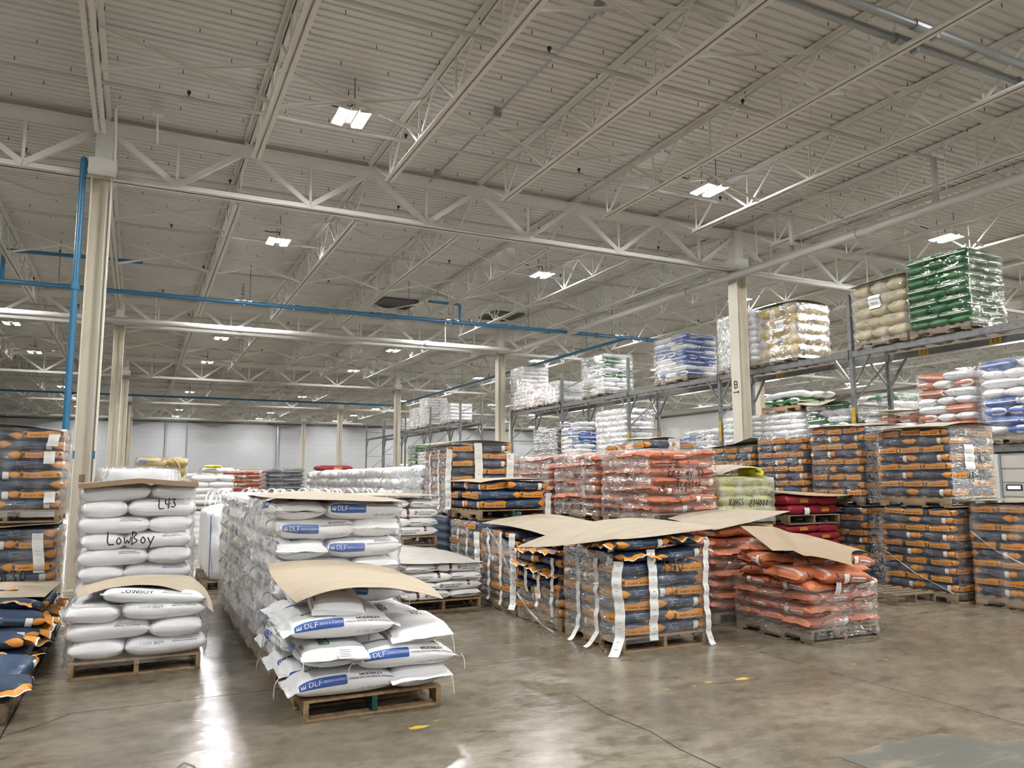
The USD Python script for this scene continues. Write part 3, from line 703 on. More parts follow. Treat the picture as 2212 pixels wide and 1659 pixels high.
# floor slabs with saw-cut joints
concm = usdkit.material(stage, '/World/Looks/concrete', {
    'g': ('geometry', {}), 'm1': ('mapping', {'scale': (.8, 1.1, 1)}), 'n1': ('noise_texture', {'scale': 1.0, 'detail': 4.0, 'roughness': .64}),
    'm2': ('mapping', {'scale': (3.6, 5.5, 1), 'rotation': (0, 0, .3)}), 'n2': ('noise_texture', {'scale': 1.0, 'detail': 3.0, 'roughness': .7}),
    'm3': ('mapping', {'scale': (1.6, 6, 1), 'rotation': (0, 0, -.5)}), 'n3': ('noise_texture', {'scale': 1.4, 'detail': 3.0, 'roughness': .7}),
    'n4': ('noise_texture', {'scale': 60.0, 'detail': 2.0}),
    'c1': ('rgb_ramp', {'ramp': [(0.3, (.115, .096, .066)), (.5, (.168, .142, .103)), (.72, (.245, .212, .158))]}),
    'c2': ('rgb_ramp', {'ramp': [(.25, (.62, .60, .56)), (.5, (1, 1, 1)), (.8, (1.08, 1.06, 1.0))]}),
    'c3': ('rgb_ramp', {'ramp': [(.0, (1, 1, 1)), (.58, (1, 1, 1)), (.66, (.52, .50, .49)), (.72, (.9, .9, .9)), (1, (1, 1, 1))]}),
    'x': ('mix', {'mix_type': 'multiply', 'fac': .8}), 'y': ('mix', {'mix_type': 'multiply', 'fac': .75}),
    'rr': ('map_range', {'from_min': .3, 'from_max': .7, 'to_min': .15, 'to_max': .36}),
    'b': ('bump', {'strength': .05, 'distance': .003}), 'p': ('principled_bsdf', {'specular_ior_level': .55})},
    [('g.position', 'm1.vector'), ('m1.vector', 'n1.vector'), ('g.position', 'm2.vector'), ('m2.vector', 'n2.vector'), ('g.position', 'm3.vector'), ('m3.vector', 'n3.vector'), ('g.position', 'n4.vector'),
     ('n1.fac', 'c1.fac'), ('n2.fac', 'c2.fac'), ('n3.fac', 'c3.fac'), ('c1.color', 'x.color1'), ('c2.color', 'x.color2'), ('x.color', 'y.color1'), ('c3.color', 'y.color2'), ('y.color', 'p.base_color'),
     ('n2.fac', 'rr.value'), ('rr.result', 'p.roughness'), ('n4.fac', 'b.height'), ('b.normal', 'p.normal')], surface='p.BSDF')
patchm = M('concrete_dark', (.105, .10, .085), .5, bump=(14, .3, .004), wear=((2.2, 6, 1), (.20, .18, .135), .5, .62))
jointm = M('joint_filler', (.03, .028, .026), .95, spec=.1)
fl = xf('/World/floor'); tag(fl, 'polished brown grey concrete floor with saw-cut joints', None, None, 'structure')
xs = [XW0] + [round(.045 + 6.155 * i, 3) for i in range(-2, 7)] + [XW1]; ys = [YW0] + [round(-7.1 + 6.2 * i, 3) for i in range(-3, 11)] + [YW1]
for a, b in zip(xs[:-1], xs[1:]):
    for c, d in zip(ys[:-1], ys[1:]): part(fl, 'slab', bx(a + .006, b - .006, c + .006, d - .006, -.15, 0), concm, False)
part(fl, 'joint_filler', bx(XW0, XW1, YW0, YW1, -.2, -.003), jointm, False)
part(fl, 'repair_patch', trimesh.creation.extrude_polygon(Polygon([(4.6, -10.15), (5.02, -10.10), (5.55, -10.13), (5.66, -10.42), (6.2, -10.5), (6.3, -12.2), (4.7, -12.2)]), .003, engine='earcut'), patchm, False, 'dark worn repair patch')
v, f = pen2('30', .26, .012)
part(fl, 'chalk_mark', trimesh.Trimesh(np.c_[v * [1.2, 1.0] + [1.02, -8.62], np.full(len(v), .0015)], f, process=False), M('pencil', (.07, .065, .06), .7), False, 'faint hand-written 30')
crk = LineString([(3.87, -8.3), (3.83, -8.8), (3.88, -9.25), (3.84, -9.6), (3.86, -10.2), (3.8, -11)]).buffer(.004).union(LineString([(0.05, -7.5), (.28, -7.28), (.42, -7.1)]).buffer(.005))
v, f = tri2(crk, .5); part(fl, 'crack', trimesh.Trimesh(np.c_[v, np.full(len(v), .0012)], f, process=False), jointm, False)
ypm = M('yellow_paint', (.52, .40, .04), .6)
rp = np.random.default_rng(3)
for (x, y, w) in ((5.35, -8.5, .10), (5.03, -8.46, .05), (4.85, -8.5, .035), (4.6, -8.48, .03), (4.45, -8.52, .02), (2.69, -8.42, .025), (2.54, -8.5, .09), (6.6, -8.55, .04), (7.0, -8.56, .03)):
    a = np.linspace(0, 2 * np.pi, 15)[:-1]; rr = w * (.55 + .45 * rp.random(14))
    v, f = tri2(Polygon(np.c_[x + rr * np.cos(a), y + rr * .42 * np.sin(a)]).buffer(0), .5)
    part(fl, 'paint_fleck', trimesh.Trimesh(np.c_[v, np.full(len(v), .0014)], f, process=False), ypm, False)
cr = []
for i in range(70):
    x, y = rp.uniform(4.1, 4.95), rp.uniform(-7.2, -5.5)
    s_ = rp.uniform(.003, .011); m = trimesh.creation.icosphere(subdivisions=0, radius=s_); m.apply_translation((x, y, s_ * .6)); cr.append(m)
solo('spilled_kernels', cat_(cr), M('kernel', (.5, .36, .2), .6), 'scattered spilled kernels on the floor before the corn pallets', 'seeds', False, kind='stuff')

# roof deck: fluted sheets
ce = xf('/World/ceiling'); tag(ce, 'off-white fluted metal roof deck', None, None, 'structure')
P_, D_ = .1524, .024
def deck(y0, n, x0=XW0, x1=XW1):
    pr = []
    for k in range(n):
        y = y0 + k * P_
        pr += [(y, 0), (y + .098, 0), (y + .116, D_), (y + .136, D_)]
    pr += [(y0 + n * P_ - .004, 0)]
    p = np.array(pr); V = np.stack([np.c_[np.full(len(p), x), p[:, 0], ZD + p[:, 1]] for x in (x0, x1)])
    return grid_mesh(V)
y = YW0
while y < YW1:
    part(ce, 'deck_sheet', deck(y, 6), deckm, False); y += 6 * P_
part(ce, 'roof_board', bx(XW0, XW1, YW0, YW1, ZD + .05, ZD + .12), steeld, False)
sc = []
for i, yy in enumerate(np.arange(-9.5, 9, .6096)):
    for j, xx in enumerate(np.arange(-3.5, 15, .92)):
        q = (xx + (.46 if i % 2 else 0) + .12 * math.sin(i * 5 + j * 3), yy + .04, ZD)
        if seen([q], .05): sc.append(bx(q[0] - .004, q[0] + .004, q[1] - .004, q[1] + .004, ZD - .055, ZD + .01))
part(ce, 'deck_screw', cat_(sc), blackm, False, 'dark screw tips through the deck', 'stuff')

# walls
wallm = usdkit.material(stage, '/World/Looks/block_wall', {'g': ('geometry', {}), 's': ('separate_xyz', {}), 'ax': ('math', {'math_type': 'add'}), 'c': ('combine_xyz', {}),
    'bk': ('brick_texture', {'color1': (.41, .42, .43), 'color2': (.40, .41, .42), 'mortar': (.36, .37, .38), 'scale': 1.0, 'mortar_size': .014, 'brick_width': .82, 'row_height': .41}),
    'bp': ('bump', {'strength': .25, 'distance': .01, 'invert': True}), 'p': ('principled_bsdf', {'roughness': .55})},
    [('g.position', 's.vector'), ('s.x', 'ax.value1'), ('s.y', 'ax.value2'), ('ax.value', 'c.x'), ('s.z', 'c.y'), ('c.vector', 'bk.vector'), ('bk.color', 'p.base_color'), ('bk.fac', 'bp.height'), ('bp.normal', 'p.normal')], surface='p.BSDF')
wallr = M('wall_paint', (.62, .63, .63), .5, bump=((.6, .6, 2.4), .2, .01))
struct('wall_back', bx(XW0, XW1, YW1, YW1 + .3, 0, 6.75), wallm, False, 'white painted block wall at the far end')
struct('wall_back', bx(XW0, XW1, YW1, YW1 + .3, 6.75, ZD + .1), steel, False, 'pale steel band above the far block wall')
struct('wall_right', bx(XW1, XW1 + .3, YW0, YW1, 0, 6.75), wallr, False, 'white painted block wall on the right')
struct('wall_right', bx(XW1, XW1 + .3, YW0, YW1, 6.75, ZD + .1), steel, False, 'pale steel band above the right wall')
struct('wall_left', bx(XW0 - .3, XW0, YW0, YW1, 0, ZD + .1), wallm, False, 'white block wall on the left, out of view')
struct('wall_front', bx(XW0, XW1, YW0 - .3, YW0, 0, ZD + .1), wallm, False, 'white block wall behind the camera, out of view')
struct('trim_1', cat_([bx(XW0, XW1, YW1 - .18, YW1, 6.68, 6.84), bx(XW1 - .18, XW1, YW0, YW1 - .18, 6.68, 6.84)]), steeld, False, 'dark steel ledger along the top of the block walls')
for i, (x, r) in enumerate(((2.75, .10), (4.45, .07), (12.2, .13))):
    solo('wall_conduit', tube([(x, YW1 - r, 0.02), (x, YW1 - r, 6.6)], r, 8), galv, f'vertical grey pipe on the far white wall, {("leftmost", "middle", "rightmost")[i]} of three', 'pipe')

# columns: wide-flange posts
def column(x, y, label, b=.30, d=.30):
    t = thing('steel_column', label, 'column', (x, y, 0), group='cream steel columns')
    fl_ = .022
    part(t, 'flange', cbx(-b / 2, -b / 2 + fl_, -d / 2, d / 2, 0.02, ZB + .02, .003), colm, False); part(t, 'flange', cbx(b / 2 - fl_, b / 2, -d / 2, d / 2, 0.02, ZB + .02, .003), colm, False)
    part(t, 'web', bx(-b / 2 + fl_, b / 2 - fl_, -.012, .012, .02, ZB), colm, False)
    part(t, 'base_plate', bx(-.22, .22, -.22, .22, 0, .02), colm, False)
    part(t, 'cap_plate', cbx(-.2, .2, -.2, .2, ZB + .02, ZB + .3, .005), steel, False)
    part(t, 'cap_stub', bx(-.12, .12, -.12, .12, ZB + .3, ZT), steel, False)
    return t
cn = {(0, 0): 'nearest cream steel column at left, beside the blue riser pipe', (1, 0): 'tall cream column with a black letter B, before the racking', (1, 1): 'cream column behind the strapped corn stacks, before the far wall',
      (1, 2): 'cream column at the far rack end, third in the right line', (1, 3): 'thin distant cream column against the far white wall', (0, 1): 'cream column just right of the nearest left column',
      (0, 2): 'third cream column in the left line, partly hidden', (0, 3): 'fourth cream column in the left line, mostly hidden'}
for i in range(-1, 4):
    for j in range(-1, 5):
        if not seen([(i * LX, j * LY, z) for z in (2, 4, 6)], .1): continue
        t = column(i * LX, j * LY, cn.get((i, j)) or f'distant cream steel column, {ordn(j)} row back, {"line left of the nearest column" if i < 0 else ("line far left" if i == 0 else ("line beyond the far racks" if i == 1 else ("first line right of the racking" if i == 2 else "second line right of the racking")))}', )
        if (i, j) == (1, 0):
            v, f = text2('B', .17, True); pts = np.c_[v[:, 0], np.full(len(v), -.0135), v[:, 1] + 3.83]
            v2, f2 = tri2(union_all([sbox(-.10, -.012, .05, .012), Polygon([(.05, -.04), (.11, 0), (.05, .04)])]), 1)
            part(t, 'letter_print', trimesh.Trimesh(np.c_[np.full(len(v), -.1515), -v[:, 0], v[:, 1] + 3.80], f, process=False), ink, False, 'black letter B')
            part(t, 'arrow_print', trimesh.Trimesh(np.c_[np.full(len(v2), -.1515), -v2[:, 0], v2[:, 1] + 3.62], f2, process=False), ink, False)
        if (i, j) == (0, 0):
            part(t, 'conduit', tube([(.09, -.05, .05), (.09, -.05, 6.3)], .018, 8), steel)
            part(t, 'tape_band', bx(-.152, -.126, -.153, -.150, 1.98, 2.10), bluep, False); part(t, 'tape_band', bx(.126, .152, -.153, -.150, 1.98, 2.10), bluep, False)
            part(t, 'paper_note', bx(-.06, .03, -.016, -.013, 1.62, 1.74), card, False)

# joist girders along x
def girder_proto():
    p = proto('roof_girder'); g = .13
    ch = lambda z0, z1, leg, h: cat_([bx(0.02, LX - .02, s * .014 - (leg if s < 0 else 0), s * .014 + (leg if s > 0 else 0), z, z + .012) for s in (-1, 1) for z in (z0,)] + [bx(0.02, LX - .02, s * .014 - (.012 if s < 0 else 0), s * .014 + (.012 if s > 0 else 0), z0, z0 + h) for s in (-1, 1)])
    part(p, 'top_chord', cat_([bx(0.02, LX - .02, -.014 - .012, -.014, 7.24, 7.44), bx(.02, LX - .02, .014, .026, 7.24, 7.44), bx(.02, LX - .02, -.11, -.014, 7.428, 7.44), bx(.02, LX - .02, .014, .11, 7.428, 7.44)]), steel, False)
    part(p, 'bottom_chord', cat_([bx(.02, LX - .02, -.12, -.014, ZB, ZB + .012), bx(.02, LX - .02, .014, .12, ZB, ZB + .012), bx(.02, LX - .02, -.026, -.014, ZB, ZB + .11), bx(.02, LX - .02, .014, .026, ZB, ZB + .11)]), steel, False)
    for i in range(6):
        c = (i + .5) * JS
        part(p, 'diagonal', bar((i * JS + .1, 0, 7.3), (c, 0, ZB + .08), .09, .085, (0, 1, 0)), steel, False)
        part(p, 'diagonal', bar((c, 0, ZB + .08), ((i + 1) * JS - .1, 0, 7.3), .09, .085, (0, 1, 0)), steel, False)
        part(p, 'post', bar((c, 0, ZB + .08), (c, 0, 7.26), .045, .045), steel, False)
    return p
GP = girder_proto()
rowname = {0: 'nearest', 1: 'second', 2: 'third', 3: 'fourth', 4: 'farthest', -1: 'overhead'}
for j in range(0, 5):
    for i in range(-1, 3):
        if seen([(i * LX + t * LX, j * LY, 7) for t in (0, .25, .5, .75, 1)], .1):
            put(GP, 'roof_girder', f'white steel truss girder of the {rowname[j]} column row, {"span left of the left column" if i < 0 else ("between left and right columns" if i == 0 else ("span just past the right column" if i == 1 else "span farthest right"))}', 'girder', (i * LX, j * LY, 0), group='white truss girders across the hall')

# open-web joists along y
def joist_proto(split):
    p = proto('roof_joist'); g = .012
    def chord(y0, y1, z, leg, up_):
        s = 1 if up_ else -1
        return cat_([bx(a, b, y0, y1, min(z, z + s * .006), max(z, z + s * .006)) for a, b in ((-g - leg, -g), (g, g + leg))] + [bx(a, b, y0, y1, min(z, z + s * leg), max(z, z + s * leg)) for a, b in ((-g - .006, -g), (g, g + .006))])
    part(p, 'top_chord', chord(.06, LY - .06, ZT + .075, .075, False), steel, False)
    part(p, 'bottom_chord', chord(1.16, LY - 1.16, ZJ, .065, True), steel, False)
    bs = [1.27 + (LY - 2.54) / 7 * k for k in range(8)]
    w = []
    zt, zb = ZT + .02, ZJ + .03
    w.append(('end_web', bar((0, .12, zt), (0, bs[0], zb), .024, .035)))
    for k in range(8):
        w.append(('vertical', bar((0, bs[k], zb), (0, bs[k], zt), .022, .03)))
        if k < 7:
            mth = (bs[k] + bs[k + 1]) / 2
            w.append(('diagonal', bar((0, bs[k], zb), (0, mth, zt), .024, .04))); w.append(('diagonal', bar((0, mth, zt), (0, bs[k + 1], zb), .024, .04)))
    w.append(('end_web', bar((0, bs[-1], zb), (0, LY - .12, zt), .024, .035)))
    if split:
        for n_, m in w: part(p, n_, m, steel, False)
    else: part(p, 'web', cat_([m for _, m in w]), steel, False)
    part(p, 'bearing_seat', bx(-.07, .07, .0, .14, ZT - .001, ZT + .075), steel, False); part(p, 'bearing_seat', bx(-.07, .07, LY - .14, LY, ZT - .001, ZT + .075), steel, False)
    return p
JP, JF = joist_proto(True), joist_proto(False)
bayn = {-1: 'nearest bay', 0: 'second bay', 1: 'third bay', 2: 'fourth bay', 3: 'fifth bay', 4: 'last bay'}
def joist_word(i): return 'at left columns' if i == 0 else ('at right columns' if i == 6 else (f'{ordn(i)} right of left columns' if 0 < i < 6 else (f'{ordn(-i) if -i < 12 else "far"} left of left columns' if i < 0 else (f'{ordn(i - 6) if i < 18 else "far"} past right columns'))))
jv = set()
for j in range(-1, 5):
    for i in range(-6, 18):
        if (j + 1) * LY > YW1 and j != 4: continue
        if seen([(i * JS, j * LY + t * LY, 7.1) for t in np.linspace(.35 if j < 0 else 0, 1, 9)], .06):
            jv.add((i, j)); sc_ = ((YW1 - 4 * LY) / LY if j == 4 else 1)
            put(JP if j < 1 else JF, 'roof_joist', f'white open-web roof joist, {joist_word(i)}, {bayn[j]}', 'joist', (i * JS, j * LY, 0), scale=(1, sc_, 1), group='white open-web roof joists')
# cross bracing between joists
def brace_proto():
    p = proto('cross_brace')
    for a, b in (((.02, -.02, ZT - .01), (JS - .02, -.02, ZJ + .05)), ((.02, .03, ZJ + .05), (JS - .02, .03, ZT - .01))):
        part(p, 'brace_angle', cat_([bar(a, b, .04, .005, (0, 0, 1)), bar(np.array(a) + [0, .02, -.02], np.array(b) + [0, .02, -.02], .005, .04, (0, 0, 1))]), steel, False)
    return p
BP = brace_proto()
bl = []
for (i, j) in sorted(jv):
    if (i + 1, j) not in jv: continue
    for n_, yy in enumerate((3.1, 6.63, 10.16)):
        if j == 4 and n_: continue
        if not seen([(i * JS + t * JS, j * LY + yy, 7.1) for t in (0, .5, 1)], .03): continue
        bl.append(((i * JS + .5) ** 2 * 0 + (i * JS - CAM[0]) ** 2 + (j * LY + yy - CAM[1]) ** 2, i, j, n_, yy))
bl.sort(); far = []
for q, (_, i, j, n_, yy) in enumerate(bl):
    if q < 150: put(BP, 'cross_brace', f'crossed braces, joist {joist_word(i)}, {("near", "middle", "far")[n_]} line, {bayn[j]}'.replace('joist on', 'joist on'), 'brace', (i * JS, j * LY + yy, 0), group='crossed bracing between joists')
    else: far.append(cat_([bar((i * JS + .02, j * LY + yy, a), ((i + 1) * JS - .02, j * LY + yy, b), .035, .035) for a, b in ((ZT - .01, ZJ + .05), (ZJ + .05, ZT - .01))]))
if far: solo('distant_bracing', cat_(far), steel, 'crossed bracing among the distant roof joists', 'brace', False, kind='stuff')

# sprinkler branch lines with upright heads
for k in range(-1, 12):
    yy = -2.02 + 3.28 * k; x0, x1 = -6.5, (15.5 if k < 3 else 30)
    t = thing('sprinkler_line', f'thin white sprinkler pipe across the joists, {["nearest overhead", "second", "third", "fourth", "fifth", "sixth", "seventh", "eighth", "ninth", "tenth", "eleventh", "twelfth", "thirteenth"][k + 1]} from the camera', 'pipe', group='sprinkler branch pipes')
    part(t, 'pipe', tube([(x0, yy, 7.17), (x1, yy, 7.17)], .028 if k > 0 else .03, 8), pipew)
    for n_ in range(9):
        xx = -5.45 + 3.3 * n_ + .9 * (k % 2)
        if xx > x1 or not seen([(xx, yy, 7.2)], 0.02): continue
        part(t, 'pipe_tee', tube([(xx - .07, yy, 7.17), (xx + .07, yy, 7.17)], .042, 8), pipew)
        part(t, 'sprinkler_head', cat_([tube([(xx, yy, 7.19), (xx, yy, 7.27)], .012, 6), tube([(xx, yy, 7.255), (xx, yy, 7.29)], .028, 6)]), blackm)
        if k < 4: part(t, 'hanger', tube([(xx + 1.4, yy, 7.2), (xx + 1.4, yy, ZT)], .006, 5), steel)

# mains
t = thing('sprinkler_main', 'thick white sprinkler main crossing the hall with an elbow at the aisle', 'pipe')
part(t, 'pipe', tube(rbend([(-13.4, 11.25, 6.3), (12.95, 11.25, 6.3), (12.95, 10.7, 6.3)], .25, 6), .088, 14), pipew)
for q in ((3.4, 11.25), (9.5, 11.25), (12.6, 11.25)): part(t, 'coupling', tube([(q[0] - .07, q[1], 6.3), (q[0] + .07, q[1], 6.3)], .11, 12), pipew); part(t, 'hanger', tube([(q[0] - 2.4, q[1], 6.4), (q[0] - 2.4, q[1], ZT)], .01, 6), steel)
t = thing('sprinkler_main', 'thick white sprinkler main running toward the viewer above the aisle', 'pipe')
part(t, 'pipe', tube([(12.95, 10.7, 6.3), (12.95, -26, 6.3)], .088, 14), pipew)
for yy in (10.6, 7, 1.5, -3.6, -7): part(t, 'coupling', tube([(12.95, yy - .07, 6.3), (12.95, yy + .07, 6.3)], .11, 12), pipew)
for yy in (-5.3, -2.02): part(t, 'riser_nipple', tube([(12.95, yy, 6.35), (12.95, yy, 7.17)], .05, 10), pipew)
for q in ((12.95, 5), (12.95, -1), (12.95, -5.5)): part(t, 'hanger', tube([(q[0], q[1], 6.4), (q[0], q[1], ZT)], .01, 6), steel)
t = thing('water_pipe', 'white pipe running right below the girder beyond column B', 'pipe')
part(t, 'pipe', tube([(13.05, -0.55, 6.28), (19.5, -0.55, 6.28)], .06, 12), pipew); part(t, 'end_cap', tube([(12.98, -.55, 6.28), (13.06, -.55, 6.28)], .075, 12), pipew)
for q in (14.8, 17): part(t, 'hanger', tube([(q, -.55, 6.33), (q, -.55, ZT)], .01, 6), steel)
t = thing('air_pipe', 'long blue compressed-air pipe crossing the hall behind the nearest girder', 'pipe')
part(t, 'pipe', tube([(-10, 7.4, 6.3), (22, 7.4, 6.3)], .055, 12), bluep)
for q in (-3.6, -.35, 1.9, 4.4, 6.5, 9.0, 10.9, 14, 16): part(t, 'pipe_joint', tube([(q - .05, 7.4, 6.3), (q + .05, 7.4, 6.3)], .075, 10), bluep)
for q in (-1.2, 3.2, 7.6, 11.5, 14.6): part(t, 'hanger', tube([(q, 7.4, 6.35), (q, 7.4, ZT)], .008, 5), steeld)
part(t, 'drop_leg', tube(rbend([(9.2, 7.4, 6.3), (9.2, 7.4, 6.85), (8.2, 7.4, 6.85)], .08, 4), .04, 10), bluep)
t = thing('air_pipe', 'blue compressed-air pipe running back above the racking', 'pipe')
part(t, 'pipe', tube([(15.2, 7.46, 6.3), (15.2, 33.3, 6.3)], .055, 10), bluep)
t2 = thing('air_pipe', 'distant blue compressed-air pipe crossing near the far end', 'pipe'); part(t2, 'pipe', tube([(15.3, 33.4, 6.3), (-9, 33.4, 6.3)], .055, 10), bluep)
for yy in (10, 14, 18, 22, 26, 30): part(t, 'hanger', tube([(15.2, yy, 6.35), (15.2, yy, ZT)], .008, 5), steeld)
t = thing('air_riser', 'vertical blue pipe on the left side of the nearest column', 'pipe')
part(t, 'pipe', tube(rbend([(-.27, -.12, .3), (-.27, -.12, 6.75), (-.27, .2, 6.75)], .08, 4), .048, 12), bluep)
part(t, 'pipe_joint', tube([(-.27, -.12, 4.6), (-.27, -.12, 4.72)], .065, 10), bluep)
t = thing('air_pipe', 'short blue branch pipe with an elbow, left of the nearest column', 'pipe')
part(t, 'pipe', tube(rbend([(-2.35, 7.4, 6.35), (-2.35, 7.4, 7.05), (.6, 7.2, 7.05)], .08, 4), .045, 10), bluep)
for n_, yy in enumerate((-7.72, -8.02)):
    t = thing('conduit', f'grey galvanised conduit overhead at top right, {("inner", "outer")[n_]} of the pair', 'conduit')
    part(t, 'pipe', tube([(4.5, yy, 7.0), (19, yy, 7.0)], .05, 12), galv)
    q = 9.0 if n_ == 0 else 8.95
    part(t, 'coupling', tube([(q - .16, yy, 7.0), (q + .12, yy, 7.0)], .066, 12), galv); part(t, 'clamp', bx(q + .18, q + .24, yy - .05, yy + .05, 6.9, 7.05), galv, False); part(t, 'clamp', bx(11.25, 11.3, yy - .05, yy + .05, 6.9, 7.05), galv, False)
t = thing('conduit', 'thin grey conduit crossing the second joist gap overhead', 'conduit')
part(t, 'pipe', tube([(5.6, -9.0, 7.36), (5.55, -.1, 7.36)], .018, 8), galv); [part(t, 'clamp', bx(5.5, 5.62, yy - .03, yy + .03, 7.3, 7.45), galv, False) for yy in (-6.2, -3.2, -.5)]
for n_, (x, y) in enumerate(((8.25, 10.75), (12.3, 11.1))):
    t = thing('roof_hatch', f'dark square roof opening between joists, {("left", "right")[n_]} one', 'hatch', (x, y, ZD))
    part(t, 'opening', bx(-.55, .55, -.6, .6, -.035, -.012), blackm, False)
    for q in ((-.6, .6, -.66, -.6), (-.6, .6, .6, .66), (-.6, -.55, -.6, .6), (.55, .6, -.6, .6)): part(t, 'frame', bx(*q, -.08, 0), steeld, False)
t = thing('junction_box', 'small white junction box with bent conduit above the nearest column', 'electrical box', (.75, -1.0, 7.35))
part(t, 'box', cbx(-.09, .09, -.07, .07, -.07, .07, .01), steel, False); part(t, 'bent_conduit', tube(rbend([(-.08, 0, 0), (-.58, .05, .02), (-.58, .7, -.35), (-.58, .85, -.75)], .12, 5), .02, 8), steel); part(t, 'drop', tube([(0, 0, -.06), (.02, .3, -.4)], .018, 8), steel)

# LED high bays
def lamp_proto():
    p = proto('high_bay_lamp')
    for s in (-1, 1):
        def tl(m):
            M_ = trimesh.transformations.rotation_matrix(-s * .10, (0, 1, 0)); M_[:3, 3] = (s * .155, 0, 0); m.apply_transform(M_); return m
        part(p, 'led_panel', tl(bx(-.075, .075, -.26, .26, -.004, 0)), led, False)
        part(p, 'housing', tl(cbx(-.09, .09, -.28, .28, .002, .055, .008)), steel, False)
    part(p, 'driver_box', cat_([cbx(-.05, .05, -.21, .21, .03, .10, .008), bx(-.16, .16, -.2, -.17, .05, .075), bx(-.16, .16, .17, .2, .05, .075)]), steel, False)
    for yy in (-.2, .2): part(p, 'chain', tube([(0, yy, .08), (0, yy, ZD - 6.98)], .006, 5), blackm)
    part(p, 'cord', tube([(0, .0, .1), (.03, .05, .25), (.02, .22, .3), (-.15, .35, .32), (-.3, .4, .36)], .010, 6), blackm)
    return p
LP = lamp_proto()
k = 0
for i in range(-1, 6):
    for j in range(-3, 10):
        x, y = 3.35 + 6.75 * i, -2.80 + 6.63 * j
        if i > 2 and j < -3: continue
        if (i, j) in ((0, 5), (1, 5), (-1, 5), (0, 7), (1, 7)) or x > XW1 - 1 or (i == -1 and j < -2): continue
        iv = seen([(x, y, 6.98)], .0)
        rw = {-1: 'row left of the nearest column', 0: 'row over the white sacks', 1: 'row over the corn aisle', 2: 'row over the racking'}.get(i, f'{ordn(i - 2)} row beyond the racking')
        put(LP, 'high_bay_lamp', f'lit twin-panel LED high-bay lamp, {rw}, {ordn(abs(j)) if j > 0 else ("nearest" if j == 0 else ORD[-j] + " behind the camera")}', 'lamp', (x, y, 6.98), group='twin LED high-bay lamps')

# ------------------------------------------------------------------ racking
FX, RX = 13.62, 14.68
def post(x, y, z1): return cat_([bx(x - .038, x + .038, y - .04, y - .034, 0.01, z1), bx(x - .038, x + .038, y + .034, y + .04, 0.01, z1), bx(x - .038, x - .034, y - .034, y + .034, 0.01, z1)])
fy = [-6.75, -2.8, 1.15, 5.1, 9.05, 13.0, 18.3, 22.25, 26.2, 30.15, 34.1]
tops = [5.3, 5.35, 5.2, 5.2, 5.25, 5.2, 5.15, 5.2, 5.0, 5.1, 5.0]
for n_, (y, zt) in enumerate(zip(fy, tops)):
    lab = f'grey steel rack upright frame, {ordn(n_ if n_ < 6 else n_ - 6)} from the {"right in the near run" if n_ < 6 else "right in the far run"}'
    t = thing('rack_frame', lab, 'rack frame', group='grey pallet rack frames')
    for nm, x in (('front_post', FX), ('rear_post', RX)):
        part(t, nm, post(x, y, zt), rackm, False)
        part(t, 'post_sleeve', bx(x - .044, x - .041, y - .043, y + .043, 2.55, 3.05), yellowm, False, 'scuffed yellow post guard')
        part(t, 'foot_plate', bx(x - .08, x + .08, y - .08, y + .08, 0, .012), rackm, False)
    for z in (1.0, 2.0, 3.1, 4.6):
        part(t, 'brace', bar((FX, y, z), (RX, y, z + .0), .03, .03), rackm, False); part(t, 'brace', bar((FX, y, z + .05), (RX, y, min(z + .95, zt - .1)), .03, .03), rackm, False)
    for s in (-1, 1):
        if (n_ in (0, 6) and s < 0) or (n_ in (5, 10) and s > 0): continue
        part(t, 'knee_brace', bar((FX, y + s * .05, 3.55), (FX, y + s * .42, 4.06), .04, .04), rackm, False); part(t, 'knee_brace', bar((RX, y + s * .05, 3.55), (RX, y + s * .42, 4.06), .04, .04), rackm, False)
for n_ in range(10):
    if n_ == 5: continue
    a, b = fy[n_], fy[n_ + 1]
    for lv, z in (('upper', 4.06), ('lower', 2.07)):
        if lv == 'lower' and n_ > 5: continue
        for nm, x in (('front', FX - .02), ('rear', RX + .02)):
            t = thing('rack_beam', f'grey {lv} {nm} rack beam, {ordn(n_ if n_ < 5 else n_ - 6)} bay from the right, {"near" if n_ < 5 else "far"} run', 'rack beam', group='grey rack beams')
            part(t, 'beam', cbx(x - .028, x + .028, a + .045, b - .045, z, z + .125, .006), rackm, False)
            part(t, 'connector', bx(x - .045, x + .045, a + .035, a + .05, z - .06, z + .16), rackm, False); part(t, 'connector', bx(x - .045, x + .045, b - .05, b - .035, z - .06, z + .16), rackm, False)
            if lv == 'upper' and nm == 'rear' and n_ < 2:
                for tx, yy in ((('C2', -5.05), ('C1', -3.62)) if n_ == 0 else (('C1', .2),)):
                    pl = trimesh.Trimesh(np.array([(x - .031, yy + .11, z + .01), (x - .031, yy - .11, z + .01), (x - .031, yy - .11, z + .12), (x - .031, yy + .11, z + .12)]), [[0, 1, 2], [0, 2, 3]], process=False)
                    part(t, 'location_label', pl, yellowm, False, 'yellow location label')
                    v, f = text2(tx, .07, True); part(t, 'label_print', trimesh.Trimesh(np.c_[np.full(len(v), x - .0325), yy + v[:, 0], z + .065 - v[:, 1]], f, process=False), ink, False)
